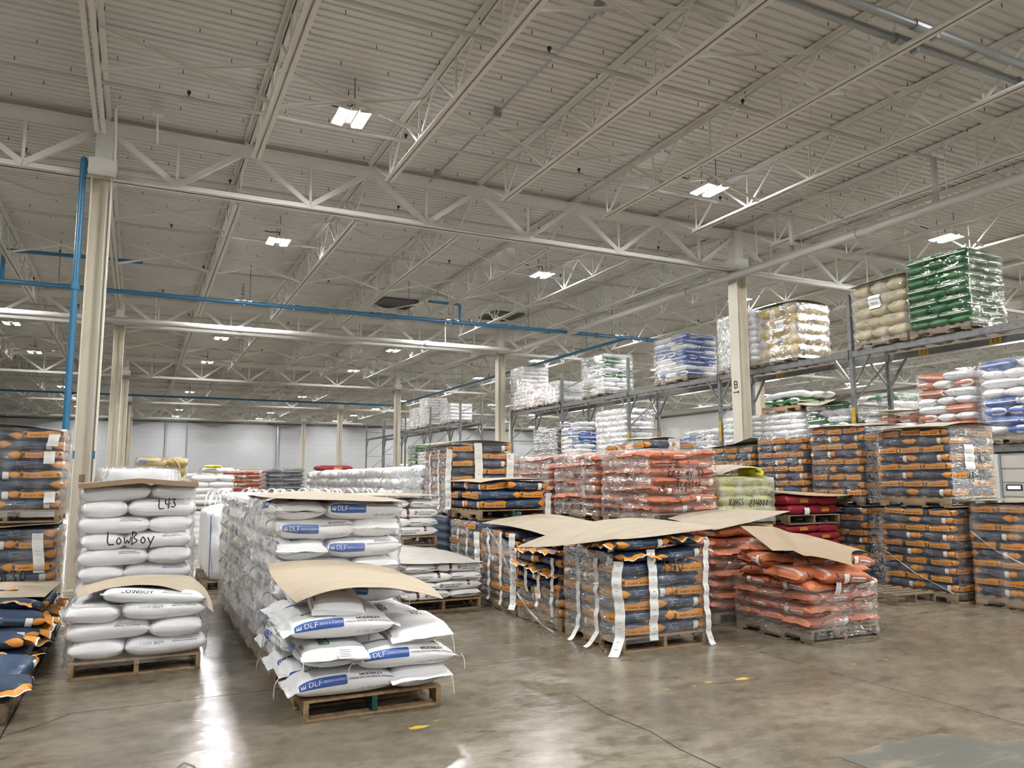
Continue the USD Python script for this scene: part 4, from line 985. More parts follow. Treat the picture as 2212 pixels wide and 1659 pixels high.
# dock door seen past the corn stacks
t = thing('dock_door', 'white sectional dock door with a small window, right edge', 'door', (40.33, 9.0, 0))
for k in range(5): part(t, 'panel', cbx(-.03, .03, -2.0, 1.98, .02 + k * .7, .69 + k * .7, .01), pipew, False)
part(t, 'window_frame', bx(-.05, -.028, 1.02, 1.82, 1.0, 1.30), blackm, False); part(t, 'window_pane', bx(-.056, -.051, 1.10, 1.74, 1.07, 1.23), skyglass, False)
for yy in (1.98, -2.08): part(t, 'track', bx(-.12, -.02, yy, yy + .1, 0, 4.2), galv, False)
for k in range(1, 5): part(t, 'seam_rail', bx(-.05, -.029, -2.0, 1.98, k * .7 - .02, k * .7 + .04), galv, False)
# ------------------------------------------------------------------ corn stacks in the middle (x 4.95 .. 5.95)
NV = 'navy corn sack'
CX0, CX1 = 4.98, 5.98
def loose(i): return lambda x, y, k: (i * .02 * math.sin(x * 7 + y * 5 + k) if k else 0)
def cl(x): return max(0.0, min(1.0, x))
# A front pallet with label strips
pallet(CX0, CX1, -7.3, -6.2, 0, 'wooden pallet under the front strapped corn stack')
stack('corn', CX0, CX1, -7.3, -6.2, .14, 8, .114, NV, 'front strapped corn stack', start=1, pv={6: 'corn_loose', 7: 'corn_loose'}, tilts={6: 4, 7: 5}, lift=lambda x, y, k: (.02 if k == 7 else 0) + (.012 * math.sin(9 * x) if k > 5 else 0))
wA = wrap(CX0, CX1, -7.3, -6.2, .09, .93, .114, .14, f_light, 'the front corn stack, sagging at the top', top=0, nu=170, hole=lambda c: c[:, 2] > .93 - .05 + .08 * np.sin(c[:, 0] * 9) - .14 * np.exp(-((c[:, 0] - 5.15) / .25) ** 2) * (c[:, 1] < -7.2) + .12 * (c[:, 1] + 6.9) * (c[:, 0] < 5.1) * .5,
          parts=[('marker_writing', lambda w: w.write('CT40', '-y', .56, .80, .16, .010), ink)])
sA = dict(T=.114, zb=.14)
label_strip((CX0, -6.52), (-1, 0), .84, .0, label='label strip on the left face of the front corn stack, rear one', curl=.10, seed=1, **sA)
label_strip((CX0, -6.88), (-1, 0), .86, .0, label='label strip on the left face of the front corn stack, middle', curl=.14, seed=2, **sA)
label_strip((CX0 + .0, -7.27), (-.8, -.6), .86, .0, label='wide label strip down the near corner of the front corn stack', curl=.16, w=.10, seed=3, **sA)
label_strip((5.34, -7.3), (0, -1), .96, .10, label='label strip on the front face of the front corn stack', curl=.0, w=.10, seed=4, **sA)
label_strip((5.99, -7.3), (.35, -.94), 1.06, .0, label='label strip down the right corner of the front corn stack', curl=.04, w=.10, seed=5, **sA)
label_strip((5.02, -7.06), (-.9, -.3), 1.0, .80, label='short label hanging from a loose sack atop the front corn stack', w=.08, seed=6, **sA)
sheet([[(4.95, -7.25, 1.075), (5.25, -7.36, 1.085), (6.12, -7.38, 1.155)], [(4.62, -6.75, .985), (5.4, -6.8, 1.19), (6.12, -6.7, 1.18)], [(4.45, -6.1, .93), (5.35, -6.15, 1.17), (6.02, -6.12, 1.17)]], kraftd, 'brown paper sheet draped over the front strapped corn stack', seed=3)
# B with the film torn open, C, D
pallet(CX0, CX1, -6.12, -5.06, 0, 'wooden pallet under the torn-open corn stack')
stack('corn', CX0, CX1, -6.12, -5.06, .14, 8, .105, NV, 'torn-open corn stack', start=0, pv={3: 'corn_loose', 4: 'corn_loose', 6: 'corn_loose', 7: 'corn_loose'}, tilt=2.6, top_full=False, lift=lambda x, y, k: .03 * math.sin(4 * y + k) * (k > 1) - .05 * (k > 2) * (y + 5.06) * -0.3)
wrap(CX0, CX1, -6.12, -5.06, .02, .92, .105, .14, f_light, 'the torn-open corn stack, gaping in the middle', top=0, nu=200, hole=lambda c: ((c[:, 0] < 5.1) & (c[:, 1] < -5.12) & (c[:, 1] > -6.1) & (c[:, 2] > .40 + .06 * np.sin(c[:, 1] * 14) - .10 * (c[:, 1] + 5.6))) | (c[:, 2] > .86))
for n_, (yy, z1, z0) in enumerate(((-5.35, .62, .34), (-5.68, .60, .30), (-5.98, .78, .42), (-5.62, .42, .20), (-5.98, .40, .14))):
    label_strip((CX0 - .01, yy), (-1, 0), z1, z0, .105, .14, f'small label hanging in the torn-open corn stack, {("rear upper", "middle upper", "front upper", "middle lower", "front lower")[n_]}', w=.07, seed=11 + n_)
tw = [(CX0 - .05, -5.12, .30), (CX0 - .09, -5.5, .16), (CX0 - .12, -5.9, .05), (CX0 - .10, -6.12, .01)]
solo('film_rope', tube(rbend(tw, .1, 4), .012, 8), f_heavy, 'twisted rope of film trailing down before the torn-open corn stack', 'plastic wrap')
pallet(CX0, CX1, -5.0, -3.96, 0, 'wooden pallet under the third corn stack from the front')
stack('corn', CX0, CX1, -5.0, -3.96, .14, 8, .108, NV, 'third corn stack back', start=1, tilt=1.4, top_full=False)
wrap(CX0, CX1, -5.0, -3.96, .02, 1.0, .108, .14, f_light, 'the third corn stack back', top=0, nu=170, hole=lambda c: (c[:, 2] > 1.02 + .35 * (c[:, 1] + 4.35)) & (c[:, 0] < 5.3))
label_strip((CX0, -4.24), (-1, 0), .96, .10, .108, .14, 'label strip on the third corn stack back, rear one', seed=21)
label_strip((CX0, -4.62), (-1, 0), .98, .08, .108, .14, 'label strip on the third corn stack back, middle one', seed=22)
label_strip((CX0, -4.96), (-.9, -.4), .98, .08, .108, .14, 'label strip at the near corner of the third corn stack back', curl=.05, w=.10, seed=23)
wr = [(CX0 - .03, -4.2, 1.02), (CX0 - .05, -4.55, .86), (CX0 - .05, -4.85, .6), (CX0 - .05, -5.02, .34)]
solo('film_rope', tube(rbend(wr, .1, 4), .010, 8), f_heavy, 'gathered film strand across the third corn stack back', 'plastic wrap')
sheet([[(5.0, -5.98, .985), (5.5, -6.05, .97), (6.2, -6.05, 1.0)], [(4.98, -5.0, 1.06), (5.5, -5.0, 1.13), (6.1, -5.0, 1.10)], [(4.9, -4.12, 1.07), (5.5, -4.05, 1.15), (6.05, -4.0, 1.16)]], kraftd, 'brown paper sheet lying over the torn-open corn stack', seed=5)
pallet(CX0, CX1, -3.9, -2.82, 0, 'wooden pallet under the lower corn stack behind the farm sacks')
stack('corn', CX0, CX1, -3.9, -2.82, .14, 8, .115, NV, 'lower stack behind farm sacks', start=1, top_full=False)
wrap(CX0, CX1, -3.9, -2.82, .03, 1.07, .115, .14, f_light, 'the lower corn stack behind the farm sacks', top=.2)
label_strip((CX0, -3.15), (-1, 0), .98, .5, .115, .14, 'label strip on the lower corn stack behind farm sacks, rear one', seed=31)
label_strip((CX0, -3.5), (-1, 0), .98, .42, .115, .14, 'label strip on the lower corn stack behind farm sacks, middle', seed=32)
label_strip((CX0, -3.86), (-.9, -.4), .94, .30, .115, .14, 'label strip on the lower corn stack behind farm sacks, corner', w=.10, seed=33)
# T2: three unwrapped layers on the upper pallet
pallet(CX0, CX1 + .02, -3.9, -2.82, 1.09, 'wooden pallet with green post under the three-layer corn load', PALP)
stack('corn', CX0, CX1, -3.9, -2.82, 1.23, 3, .128, NV, 'loose three-layer upper load', start=1, tilt=2.2)
sheet([[(4.98, -3.92, 1.605), (5.4, -3.98, 1.655), (6.08, -3.98, 1.645)], [(4.95, -3.4, 1.62), (5.5, -3.4, 1.67), (6.08, -3.4, 1.64)], [(4.93, -2.8, 1.62), (5.5, -2.8, 1.66), (6.05, -2.8, 1.63)]], kraft, 'brown paper sheet on the three-layer corn load', seed=8)
label_strip((6.0, -3.9), (.3, -.95), 1.45, 1.12, .128, 1.23, 'white labels at the right end of the three-layer corn load', w=.11, seed=35)
# E: tall upper stack behind
hidden(CX0, CX1, -2.75, -1.65, 0, 1.1, .12, navy, 'navy sacks in the hidden lower tier under the tall corn stack')
pallet(CX0, CX1, -2.75, -1.65, 1.1, 'wooden pallet under the tall strapped corn stack at back')
stack('corn', CX0, CX1, -2.75, -1.65, 1.24, 8, .117, NV, 'tall strapped back stack', start=0)
wrap(CX0, CX1, -2.75, -1.65, 1.15, 2.18, .117, 1.24, f_light, 'the tall strapped corn stack at back', top=.1)
for n_, yy in enumerate((-1.95, -2.32)): label_strip((CX0, yy), (-1, 0), 2.1, 1.2, .117, 1.24, f'label strip on the left face of the tall back stack, {("rear", "front")[n_]}', seed=41 + n_)
label_strip((CX0, -2.72), (-.85, -.5), 2.1, 1.2, .117, 1.24, 'label strip down the near corner of the tall back stack', w=.11, seed=43)
label_strip((5.42, -2.75), (0, -1), 2.2, 1.3, .117, 1.24, 'label strip down the middle of the tall back stack front', w=.13, seed=44)
label_strip((5.96, -2.75), (0, -1), 2.05, 1.3, .117, 1.24, 'label strip at the right edge of the tall back stack', w=.12, seed=45)
sheet([[(4.84, -2.82, 2.185), (5.4, -2.85, 2.24), (6.02, -2.8, 2.205)], [(4.78, -2.2, 2.19), (5.45, -2.2, 2.26), (6.0, -2.2, 2.22)], [(4.8, -1.6, 2.2), (5.4, -1.6, 2.26), (5.98, -1.6, 2.22)]], kraftd, 'dark-edged paper sheet on top of the tall back corn stack', seed=9)

# ------------------------------------------------------------------ row of clear-wrapped white sacks running back from it
y = -1.5
for k in range(8):
    y1 = y + 1.12
    hidden(CX0, CX1, y, y1, 0, .98, .16, polyg, f'hidden lower tier of white sacks, {ordn(k)} pallet back')
    pallet(CX0, CX1, y, y1, .98, f'wooden pallet below the clear-wrapped white sacks, {ordn(k)} from the front', PALG)
    stack('clear', CX0 - .02, CX1, y, y1, 1.12, 4, .185, 'clear-wrapped white sack', f'shiny back row, pallet {ordn(k)}', start=k, faces='-x' if k else '-x-y', tilt=3.5, group='white sacks in the shiny back row')
    wrap(CX0 - .02, CX1, y, y1, 1.0, 1.83, .185, 1.12, f_clear, f'white sacks in the shiny back row, {ordn(k)} pallet', cling=.03, bulge=.05, r=.12, top=.4, nu=110, dz=.03)
    y = y1 + .06

# ------------------------------------------------------------------ orange sacks
OR = 'orange annual sack'
OX0, OX1 = 6.86, 7.82
pallet(OX0, OX1, -7.83, -6.76, 0, 'wooden pallet under the front orange stack', PALG)
stack('annual', OX0, OX1, -7.83, -6.76, .14, 4, .118, OR, 'front orange stack', start=0, tilt=1.5, top_full=False)
wrap(OX0, OX1, -7.83, -6.76, .055, .60, .118, .14, f_light, 'the lower half of the front orange stack', top=.04, nu=170, cling=.02, hole=lambda c: c[:, 2] > .58 + .07 * (c[:, 0] - 7.3) * (c[:, 1] < -7.7) + .05 * np.sin(c[:, 0] * 5 + c[:, 1] * 4))
def orange(n, loc, rot, lab, sc=(1, 1, 1)): put(PROT['annual'][n], 'orange_sack', lab, 'bag', loc, rot, (1.03, 1.02, 1.28), 'loose orange sacks atop the front stack')
orange(1, (7.02, -7.22, .61), (-5, 4, 92), 'loose orange sack at left rear under the paper, front stack')
orange(0, (7.06, -7.52, .60), (8, -3, 8), 'loose orange sack with a white tag, front stack, left of middle')
orange(1, (7.35, -7.70, .585), (9, 2, -6), 'loose orange sack drooping over the front stack edge, middle')
orange(2, (7.62, -7.45, .62), (0, -3, 86), 'loose orange sack at right rear, front stack, second layer')
orange(2, (6.96, -7.18, .715), (6, -2, 68), 'loose orange sack with curved top at left, front stack, third layer')
orange(0, (7.3, -7.46, .715), (4, -6, -18), 'loose striped orange sack leaning in the middle, front stack')
orange(1, (7.66, -7.52, .705), (3, 6, 6), 'loose orange sack at right with clear lettering, front stack')
orange(0, (7.60, -7.2, .79), (0, 3, 2), 'top orange sack just under the bent paper, right')
orange(2, (7.15, -7.0, .80), (0, 0, 20), 'top orange sack in shade under the bent paper, left')
orange(0, (7.15, -7.05, .68), (0, 0, -20), 'orange sack in shade under the top one, left rear')
sheet([[(6.60, -7.62, .92), (6.93, -7.72, .885), (7.27, -8.02, .775)], [(6.74, -7.25, 1.02), (7.15, -7.32, 1.03), (7.55, -7.80, .89)], [(6.86, -6.88, 1.12), (7.42, -7.06, 1.06), (8.02, -7.62, .835)]], kraftb, 'large creased brown paper sheet bent over the front orange stack', seed=12, creases=((.5, -.025), (.35, .02)))
tg = [(6.93, -7.62, .70, 14), (7.22, -7.88, .63, 8), (7.55, -7.86, .70, -12)]
for n_, (x, yy, z, a) in enumerate(tg):
    V = np.stack([np.c_[np.linspace(-.035, .035, 3), -.012 * t - .03 * np.sin(t * 2.4) * np.ones(3), np.full(3, -.16 * t)] for t in np.linspace(0, 1, 9)])
    p = thing('paper_tag', f'white paper tag on the loose orange sacks, {("left", "middle", "right")[n_]} one', 'tag', (x, yy, z), (18, a, 8 - a))
    part(p, 'paper', cat_([grid_mesh(V), grid_mesh((V + [0, .001, 0])[:, ::-1])]), tagm, True)
    part(p, 'label_print', cat_([trimesh.Trimesh(np.array([(-.024, -.012 * t - .03 * math.sin(t * 2.4) - .003, -.16 * t), (.02, -.012 * t - .03 * math.sin(t * 2.4) - .003, -.16 * t), (.02, -.012 * t - .03 * math.sin(t * 2.4) - .0035, -.16 * t - .005), (-.024, -.012 * t - .03 * math.sin(t * 2.4) - .0035, -.16 * t - .005)]), [[0, 2, 1], [0, 3, 2]], process=False) for t in (.2, .3, .4, .55, .65, .8)]), pgrey, False)
# second orange stack, behind
pallet(6.72, 7.76, -6.62, -5.56, 0, 'wooden pallet under the second orange stack', PALG)
stack('annual', 6.72, 7.76, -6.62, -5.56, .14, 8, .118, OR, 'second orange stack', start=0, tilt=1.4)
wrap(6.72, 7.76, -6.62, -5.56, .02, .92, .118, .14, f_pink, 'the second orange stack', top=0, cling=.02, nu=150)
sheet([[(6.62, -6.72, 1.075), (7.2, -6.75, 1.16), (7.78, -6.72, 1.26)], [(6.66, -6.3, 1.11), (7.2, -6.2, 1.20), (7.9, -6.2, 1.25)], [(6.72, -5.75, 1.16), (7.35, -5.6, 1.23), (8.1, -5.6, 1.24)]], kraftd, 'grey brown paper sheet spread over the second orange stack', seed=14)
# upper pink tier
for k, (a, b) in enumerate(((-5.45, -4.28), (-4.15, -2.9), (-2.8, -1.7))):
    nm = ('front', 'middle', 'rear')[k]
    if k == 0: hidden(6.7, 7.75, a, b, 0, 1.05, .12, rust, f'orange sacks in the hidden tier below the {nm} upper orange stack')
    else:
        pallet(6.7, 7.75, a, b, 0, f'floor pallet of the lower orange tier, {nm}', PALG)
        stack('annual', 6.7, 7.75, a, b, .14, 8, .113, OR, f'lower tier, {nm} orange stack', faces='-x', top_full=False, start=k)
        wrap(6.7, 7.75, a, b, .05, 1.03, .113, .14, f_pink, f'the lower tier of the {nm} orange stack', top=.2)
    pallet(6.7, 7.75, a, b, 1.06, f'wooden pallet under the {nm} upper orange stack')
    stack('annual', 6.7, 7.75, a, b, 1.2, 7, .117, OR, f'{nm} upper orange stack', start=k, tilt=3.0)
    ps = []
    if k == 0: ps = [('marker_writing', lambda w: cat_([w.write('Energy 93', '-y', .52, 1.74, .12, .012), w.write('Treated', '-y', .56, 1.60, .10, .010), w.write('n Boosted', '-y', .28, 1.52, .09, .009), w.write('405', '-x', .62, 1.70, .09, .010)]), ink)]
    if k == 1: ps = [('marker_writing', lambda w: w.write('SCGn', '-x', .66, 1.68, .11, .012), ink)]
    wrap(6.7, 7.75, a, b, 1.12, 2.03, .117, 1.2, f_pink, f'the {nm} upper orange stack', parts=ps, cling=.04, bulge=.02, top=.35, nu=170)
    if k == 1: label_strip((6.7, -3.75), (-1, 0), 1.98, 1.1, .117, 1.2, 'label strip under the film of the middle upper orange stack', out=.0, seed=51)
# yellow "kings" stack and maroon stack
hidden(7.95, 8.93, -5.3, -4.2, 0, 1.0, .14, limey, 'hidden tier of pale yellow sacks')
pallet(7.95, 8.93, -5.3, -4.2, 1.0, 'wooden pallet under the pale yellow sacks', PALG)
stack('kings', 7.95, 8.93, -5.3, -4.2, 1.14, 4, .135, 'pale yellow seed sack', 'stack beside the maroon sacks', start=1)
wrap(7.95, 8.93, -5.3, -4.2, 1.05, 1.66, .135, 1.14, film('film_grey', .42, tint=(.8, .82, .8)), 'the pale yellow sacks', top=.3, cling=.02, parts=[('marker_writing', lambda w: cat_([w.write('KINGS', '-y', .25, 1.33, .10, .010), w.write('274000', '-y', .70, 1.31, .10, .010)]), ink)])
put(PROT['lime'][0], 'seed_sack', 'bright yellow sack lying on top of the pale yellow stack', 'bag', (8.78, -5.0, 1.655), (0, 4, 4), (.5, .62, 1.15))
sheet([[(7.98, -5.3, 1.70), (8.35, -5.38, 1.80), (8.8, -5.36, 1.72)], [(7.95, -4.8, 1.72), (8.4, -4.8, 1.84), (8.85, -4.8, 1.82)], [(8.0, -4.3, 1.72), (8.4, -4.3, 1.80), (8.9, -4.3, 1.78)]], kraftd, 'dark folded paper sheet over the pale yellow stack', seed=16)
MA = 'maroon corn sack'
pallet(9.28, 10.30, -5.2, -4.15, 0, 'floor pallet under the maroon sacks', PALG)
stack('maroon', 9.28, 10.30, -5.2, -4.15, .14, 7, .118, MA, 'lower maroon stack', start=0, top_full=False)
pallet(9.28, 10.32, -5.2, -4.15, .975, 'grey wooden pallet under the upper maroon sacks', PALG)
stack('maroon', 9.28, 10.30, -5.2, -4.15, 1.115, 2, .135, MA, 'two-layer upper maroon load', start=1)
sheet([[(9.35, -5.22, 1.42), (9.9, -5.34, 1.385), (10.5, -5.3, 1.40)], [(9.15, -4.8, 1.46), (9.75, -4.75, 1.44), (10.35, -4.75, 1.42)], [(9.1, -4.35, 1.47), (9.7, -4.25, 1.47), (10.3, -4.2, 1.44)]], kraftb, 'brown paper sheet over the maroon sacks', seed=18)
label_strip((9.62, -5.2), (0, -1), 1.22, 1.12, .13, 1.1, 'pink-white label between the upper maroon sacks', w=.10, seed=61)
label_strip((10.3, -5.2), (.4, -.9), .62, .36, .13, .14, 'white label hanging on the lower maroon stack', w=.10, seed=62)

# ------------------------------------------------------------------ wall of corn stacks in front of the racking
WX0, WX1 = 10.5, 11.5
wy = [(-6.86, -5.78), (-5.5, -4.55), (-4.42, -3.36), (-3.26, -2.16)]
for k, (a, b) in enumerate(wy):
    nm = f'{ordn(k)} corn wall column'
    if k == 0:
        pallet(WX0, WX1, a, b, 0, 'floor pallet of the first corn wall column, behind the empty pallet')
        stack('corn', WX0, WX1, a, b, .14, 10, .110, NV, f'lower {nm}', start=1, top_full=False)
    else: 
        hidden(WX0 + .02, WX1, a, b, 0, (.45, .6, 1.0)[k - 1], .11, navy, f'navy sacks hidden at the foot of the {nm}')
        z0, n_ = ((.45, 7), (.6, 6), (1.0, 2))[k - 1]
        stack('corn', WX0, WX1, a, b, z0, n_, .11, NV, f'lower {nm}', start=k, top_full=False)
    wrap(WX0, WX1, a, b, .06, 1.2, .11, .14, f_light, f'the lower part of the {nm}', top=.15, dz=.036)
    zt = 1.25 - .02 * (k == 1)
    pallet(WX0, WX1, a, b, zt, f'wooden pallet between the tiers of the {nm}', PALG if k else PAL)
    n2 = (8, 9, 8, 7)[k]
    stack('corn', WX0, WX1, a, b, zt + .14, n2, .117, NV, f'upper {nm}', start=k % 2 + 1, faces='-x-y', top_full=False)
    zz = zt + .14 + n2 * .117
    ps = []
    if k == 0: ps = [('paper_sheet', lambda w: w.paper('-y', .42, 1.93, .21, .34), tagm), ('sheet_print', lambda w: w.paper_text(['KF 40G70-48', 'LOT 4048', 'QTY 40', '48 X 10'], '-y', .41, 2.03, .016, .055), pgrey), ('marker_writing', lambda w: cat_([w.write('R5', '-y', .74, 1.93, .16, .009, .1), w.write('48-10', '-y', .55, 1.68, .15, .009, .1)]), ink)]
    wrap(WX0, WX1, a, b, zt + .05, zz + .02, .117, zt + .14, f_light, f'the upper part of the {nm}', parts=ps, top=.25, dz=.036)
    if k in (1, 2): pass
sheet(rectP(10.35, 11.6, -6.95, -5.7, [[2.33, 2.40, 2.36], [2.35, 2.42, 2.40], [2.33, 2.38, 2.36]]), kraft, 'brown paper on the nearest upper corn wall column', seed=20)
sheet(rectP(10.4, 11.5, -5.55, -4.5, [[2.42, 2.46, 2.46], [2.45, 2.5, 2.48], [2.44, 2.46, 2.46]]), kraft, 'brown paper on the second upper corn wall column', seed=21)
sheet([[(10.4, -3.3, 2.36), (10.9, -3.3, 2.34), (11.5, -3.3, 2.30)], [(10.42, -2.7, 2.26), (10.95, -2.7, 2.28), (11.5, -2.7, 2.28)], [(10.42, -2.1, 2.22), (11, -2.1, 2.25), (11.5, -2.1, 2.26)]], kraftd, 'dark curled paper on the farthest corn wall column', seed=22, wob=.03)
# S0, at the right edge
pallet(10.74, 11.75, -8.05, -6.95, 0, 'wooden pallet of the corn stack at the right edge')
stack('corn', 10.74, 11.75, -8.05, -6.95, .14, 10, .116, NV, 'right edge corn stack', start=1)
wrap(10.74, 11.75, -8.05, -6.95, .04, 1.3, .116, .14, f_mid, 'the corn stack at the right edge', top=.3, dz=.036)
sheet(rectP(10.68, 11.8, -8.1, -6.9, [[1.35, 1.37, 1.36], [1.36, 1.38, 1.37], [1.34, 1.36, 1.36]]), kraftd, 'paper sheet on the corn stack at the right edge', seed=24)
solo('film_rope', tube([(10.70, -6.97, .95), (10.69, -7.3, .72), (10.70, -8.0, .42)], .008, 6), f_heavy, 'stretched film strand slanting over the right edge corn stack', 'plastic wrap')
solo('film_rope', tube([(10.45, -5.85, .62), (10.44, -6.3, .36), (10.46, -6.85, .14)], .008, 6), f_heavy, 'stretched film strand slanting over the lowest corn wall sacks', 'plastic wrap')
pallet(9.72, 10.42, -6.62, -5.5, 0, 'empty wooden pallet on the floor before the corn wall', PALG, rz=-4)

# ------------------------------------------------------------------ corn stacks beyond the orange ones
for k, (a, b, zt) in enumerate(((-3.1, -1.95, 2.27), (-.9, .25, 2.06), (.9, 2.0, 2.12), (2.2, 3.3, 2.05))):
    nm = ('first', 'second', 'third', 'fourth')[k]
    hidden(8.3, 9.35, a, b, 0, zt - .62, .12, navy, f'navy sacks hidden below the {nm} corn stack behind the orange row')
    stack('corn', 8.3, 9.35, a, b, zt - .62, 5, .122, NV, f'{nm} stack behind the orange', start=k, tilt=1.8)
    ps = []
    if k == 0: ps = [('paper_sheet', lambda w: w.paper('-y', .55, 2.14, .24, .36), tagm), ('sheet_print', lambda w: w.paper_text(['KF 40G70-48', 'LOT 4048', 'QTY 40', 'PALLET 7', '48 X 10'], '-y', .53, 2.27, .018, .05), pgrey)]
    wrap(8.3, 9.35, a, b, zt - .7, zt + .02, .122, zt - .62, f_light, f'the {nm} corn stack behind the orange row', parts=ps, top=.4)
sheet(rectP(8.35, 9.1, -3.12, -2.0, [[2.30, 2.34, 2.29], [2.32, 2.37, 2.33], [2.3, 2.34, 2.32]]), kraftd, 'dark paper on the corn stack behind the orange row', seed=26)
# ------------------------------------------------------------------ left: white grass-seed sacks
GS = 'white ryegrass sack'
# nearest pallet, loose
DX0, DX1 = 1.86, 2.86
pallet(DX0, DX1, -8.07, -7.0, 0, 'front wooden pallet with a green middle post', PALP)
stack('rye_loose', DX0, DX1, -8.07, -7.0, .14, 3, .165, GS, 'loose front pallet', start=0, tilt=2.6, top_full=True, over=.07, pick=lambda k, n, r: 0 if n > 2 else (1 + (n % 2)), lift=lambda x, y, k: .03 * k * (x < 2.3) - .015 * k * (x > 2.5), group='loose white sacks on the front pallet')
lb = [((2.12, -7.72, .665), (7, -7, 84), 0, 'top white sack with a sewn flap facing front, loose front pallet'), ((2.05, -7.2, .68), (0, -4, 88), 1, 'top white sack under the paper at left rear, loose front pallet'), ((2.45, -7.22, .66), (-3, 7, 5), 2, 'top white sack under the paper at right rear, loose front pallet')]
for loc, rot, v, lab in lb: put(PROT['rye_loose'][v], 'ryegrass_sack', lab, 'bag', loc, rot, (.92, .9, .95), 'loose white sacks on the front pallet')
sheet([[(1.80, -8.02, .80), (2.25, -8.16, .895), (2.86, -8.1, .765)], [(1.70, -7.6, .93), (2.2, -7.5, .965), (2.86, -7.6, .84)], [(1.74, -7.15, .985), (2.2, -7.0, .98), (2.7, -7.0, .90)]], kraft, 'brown paper sheet lying over the loose front pallet of white sacks', seed=31, wob=.008)
p = thing('paper_slip', 'small crumpled paper slip lying between the front white sacks', 'paper', (2.12, -8.19, .46), (50, 5, 12))
part(p, 'paper', bx(-.06, .06, -.04, .04, 0, .001), tagm, False); [part(p, 'slip_print', bx(-.05, .03, -.025 + .016 * i, -.019 + .016 * i, .001, .0014), pgrey, False) for i in range(4)]
# tall wrapped row behind
for k in range(4):
    y0 = -6.9 + 1.16 * k; y1 = y0 + 1.08
    nm = ('front', 'second', 'third', 'fourth')[k]
    pallet(DX0, DX1, y0, y1, 0, f'wooden pallet under the {nm} tall white stack')
    stack('rye', DX0, DX1, y0, y1, .14, 8, .166, GS, f'{nm} tall white stack', start=k % 2, tilt=1.6, over=.03, faces='-x-y' if k == 0 else '-x')
    wrap(DX0 - .03, DX1 + .03, y0 - .03, y1 + .03, .06, 1.44, .166, .14, f_soft, f'the {nm} tall white stack', cling=.03, bulge=.014, top=.2, nu=150)
sheet([[(1.78, -7.0, 1.50), (2.3, -7.04, 1.475), (2.92, -7.0, 1.455)], [(1.75, -6.4, 1.50), (2.3, -6.4, 1.52), (2.9, -6.4, 1.48)], [(1.8, -5.85, 1.49), (2.3, -5.8, 1.52), (2.85, -5.8, 1.48)]], kraftd, 'brown paper sheet on the front tall white stack', seed=33)
sheet(rectP(1.85, 2.8, -5.72, -4.7, [[1.49, 1.51, 1.49], [1.49, 1.53, 1.5], [1.48, 1.5, 1.49]]), kraft, 'brown paper sheet on the second tall white stack', seed=34)
# the low-growing kind
LW = 'plain white sack'
pallet(.32, 1.34, -6.1, -5.05, 0, 'wooden pallet under the low white stack at left')
stack('lowboy_low', .32, 1.34, -6.1, -5.05, .14, 3, .150, LW, 'low left stack', start=1, tilt=1.6, over=.015, top_full=True)
wrap(.30, 1.36, -6.12, -5.03, .10, .58, .150, .14, f_soft, 'the low white stack at left', cling=.03, bulge=.02, top=.05, nu=170)
put(PROT['lowboy_loose'][0], 'grass_sack', 'white sack with green and black lettering under the paper, low left stack', 'bag', (.93, -5.91, .555), (-6, 6, 2), (1.25, 1.0, .85), None)
put(PROT['lowboy_loose'][1], 'grass_sack', 'white sack at the rear under the paper, low left stack', 'bag', (.8, -5.35, .585), (0, 2, 4), (1.2, 1, .6), None)
sheet([[(.36, -6.02, .665), (.95, -6.05, .735), (1.43, -6.10, .475)], [(.34, -5.6, .70), (.92, -5.6, .77), (1.40, -5.6, .61)], [(.5, -5.05, .66), (.95, -5.1, .72), (1.28, -5.08, .69)]], kraft, 'brown paper sheet drooping over the low white stack at left', seed=36, wob=.008)
pallet(.29, 1.28, -4.85, -3.75, 0, 'wooden pallet under the tall white stack at left')
stack('lowboy', .29, 1.28, -4.85, -3.75, .14, 9, .162, LW, 'tall left stack', start=0, tilt=1.4, over=.02, faces='-x-y+x')
wrap(.27, 1.30, -4.87, -3.73, .05, 1.58, .162, .14, f_soft, 'the tall white stack at left', cling=.03, bulge=.02, top=.25, nu=170,
     parts=[('marker_writing', lambda w: cat_([w.write('LowBoy', '-y', .45, 1.075, .125, .012), w.write('L43', '-y', .79, 1.415, .10, .012, .12)]), ink)])
tr = thing('cardboard_tray', 'brown cardboard tray with folded rims on the tall white stack at left', 'cardboard')
tP = np.array([[(.24, -4.93, 1.60), (.78, -4.98, 1.655), (1.32, -4.95, 1.61)], [(.26, -4.3, 1.63), (.78, -4.3, 1.66), (1.33, -4.3, 1.63)], [(.28, -3.7, 1.63), (.78, -3.7, 1.66), (1.3, -3.7, 1.63)]])
part(tr, 'base', cat_([grid_mesh(tP), grid_mesh((tP - [0, 0, .004])[:, ::-1])]), card, True)
for a_, b_ in (((.24, -4.95, 1.59), (.78, -5.0, 1.645)), ((.78, -5.0, 1.645), (1.33, -4.96, 1.60)), ((1.33, -4.96, 1.60), (1.34, -3.75, 1.62))): part(tr, 'rim', bar(a_, b_, .006, .05), card, False)
hidden(.3, 1.25, -3.6, -2.55, 0, 1.55, .16, poly, 'white sacks hidden behind the tall left stack')
w = Wrap(.34, 1.2, -3.58, -2.6, 1.5, 1.78, .28, 1.5, .3, 77, 0, .03, .03); solo('white_sack', w.mesh(100, .03, .62), poly, 'bulging white sacks under film behind the cardboard tray', 'bag', True)
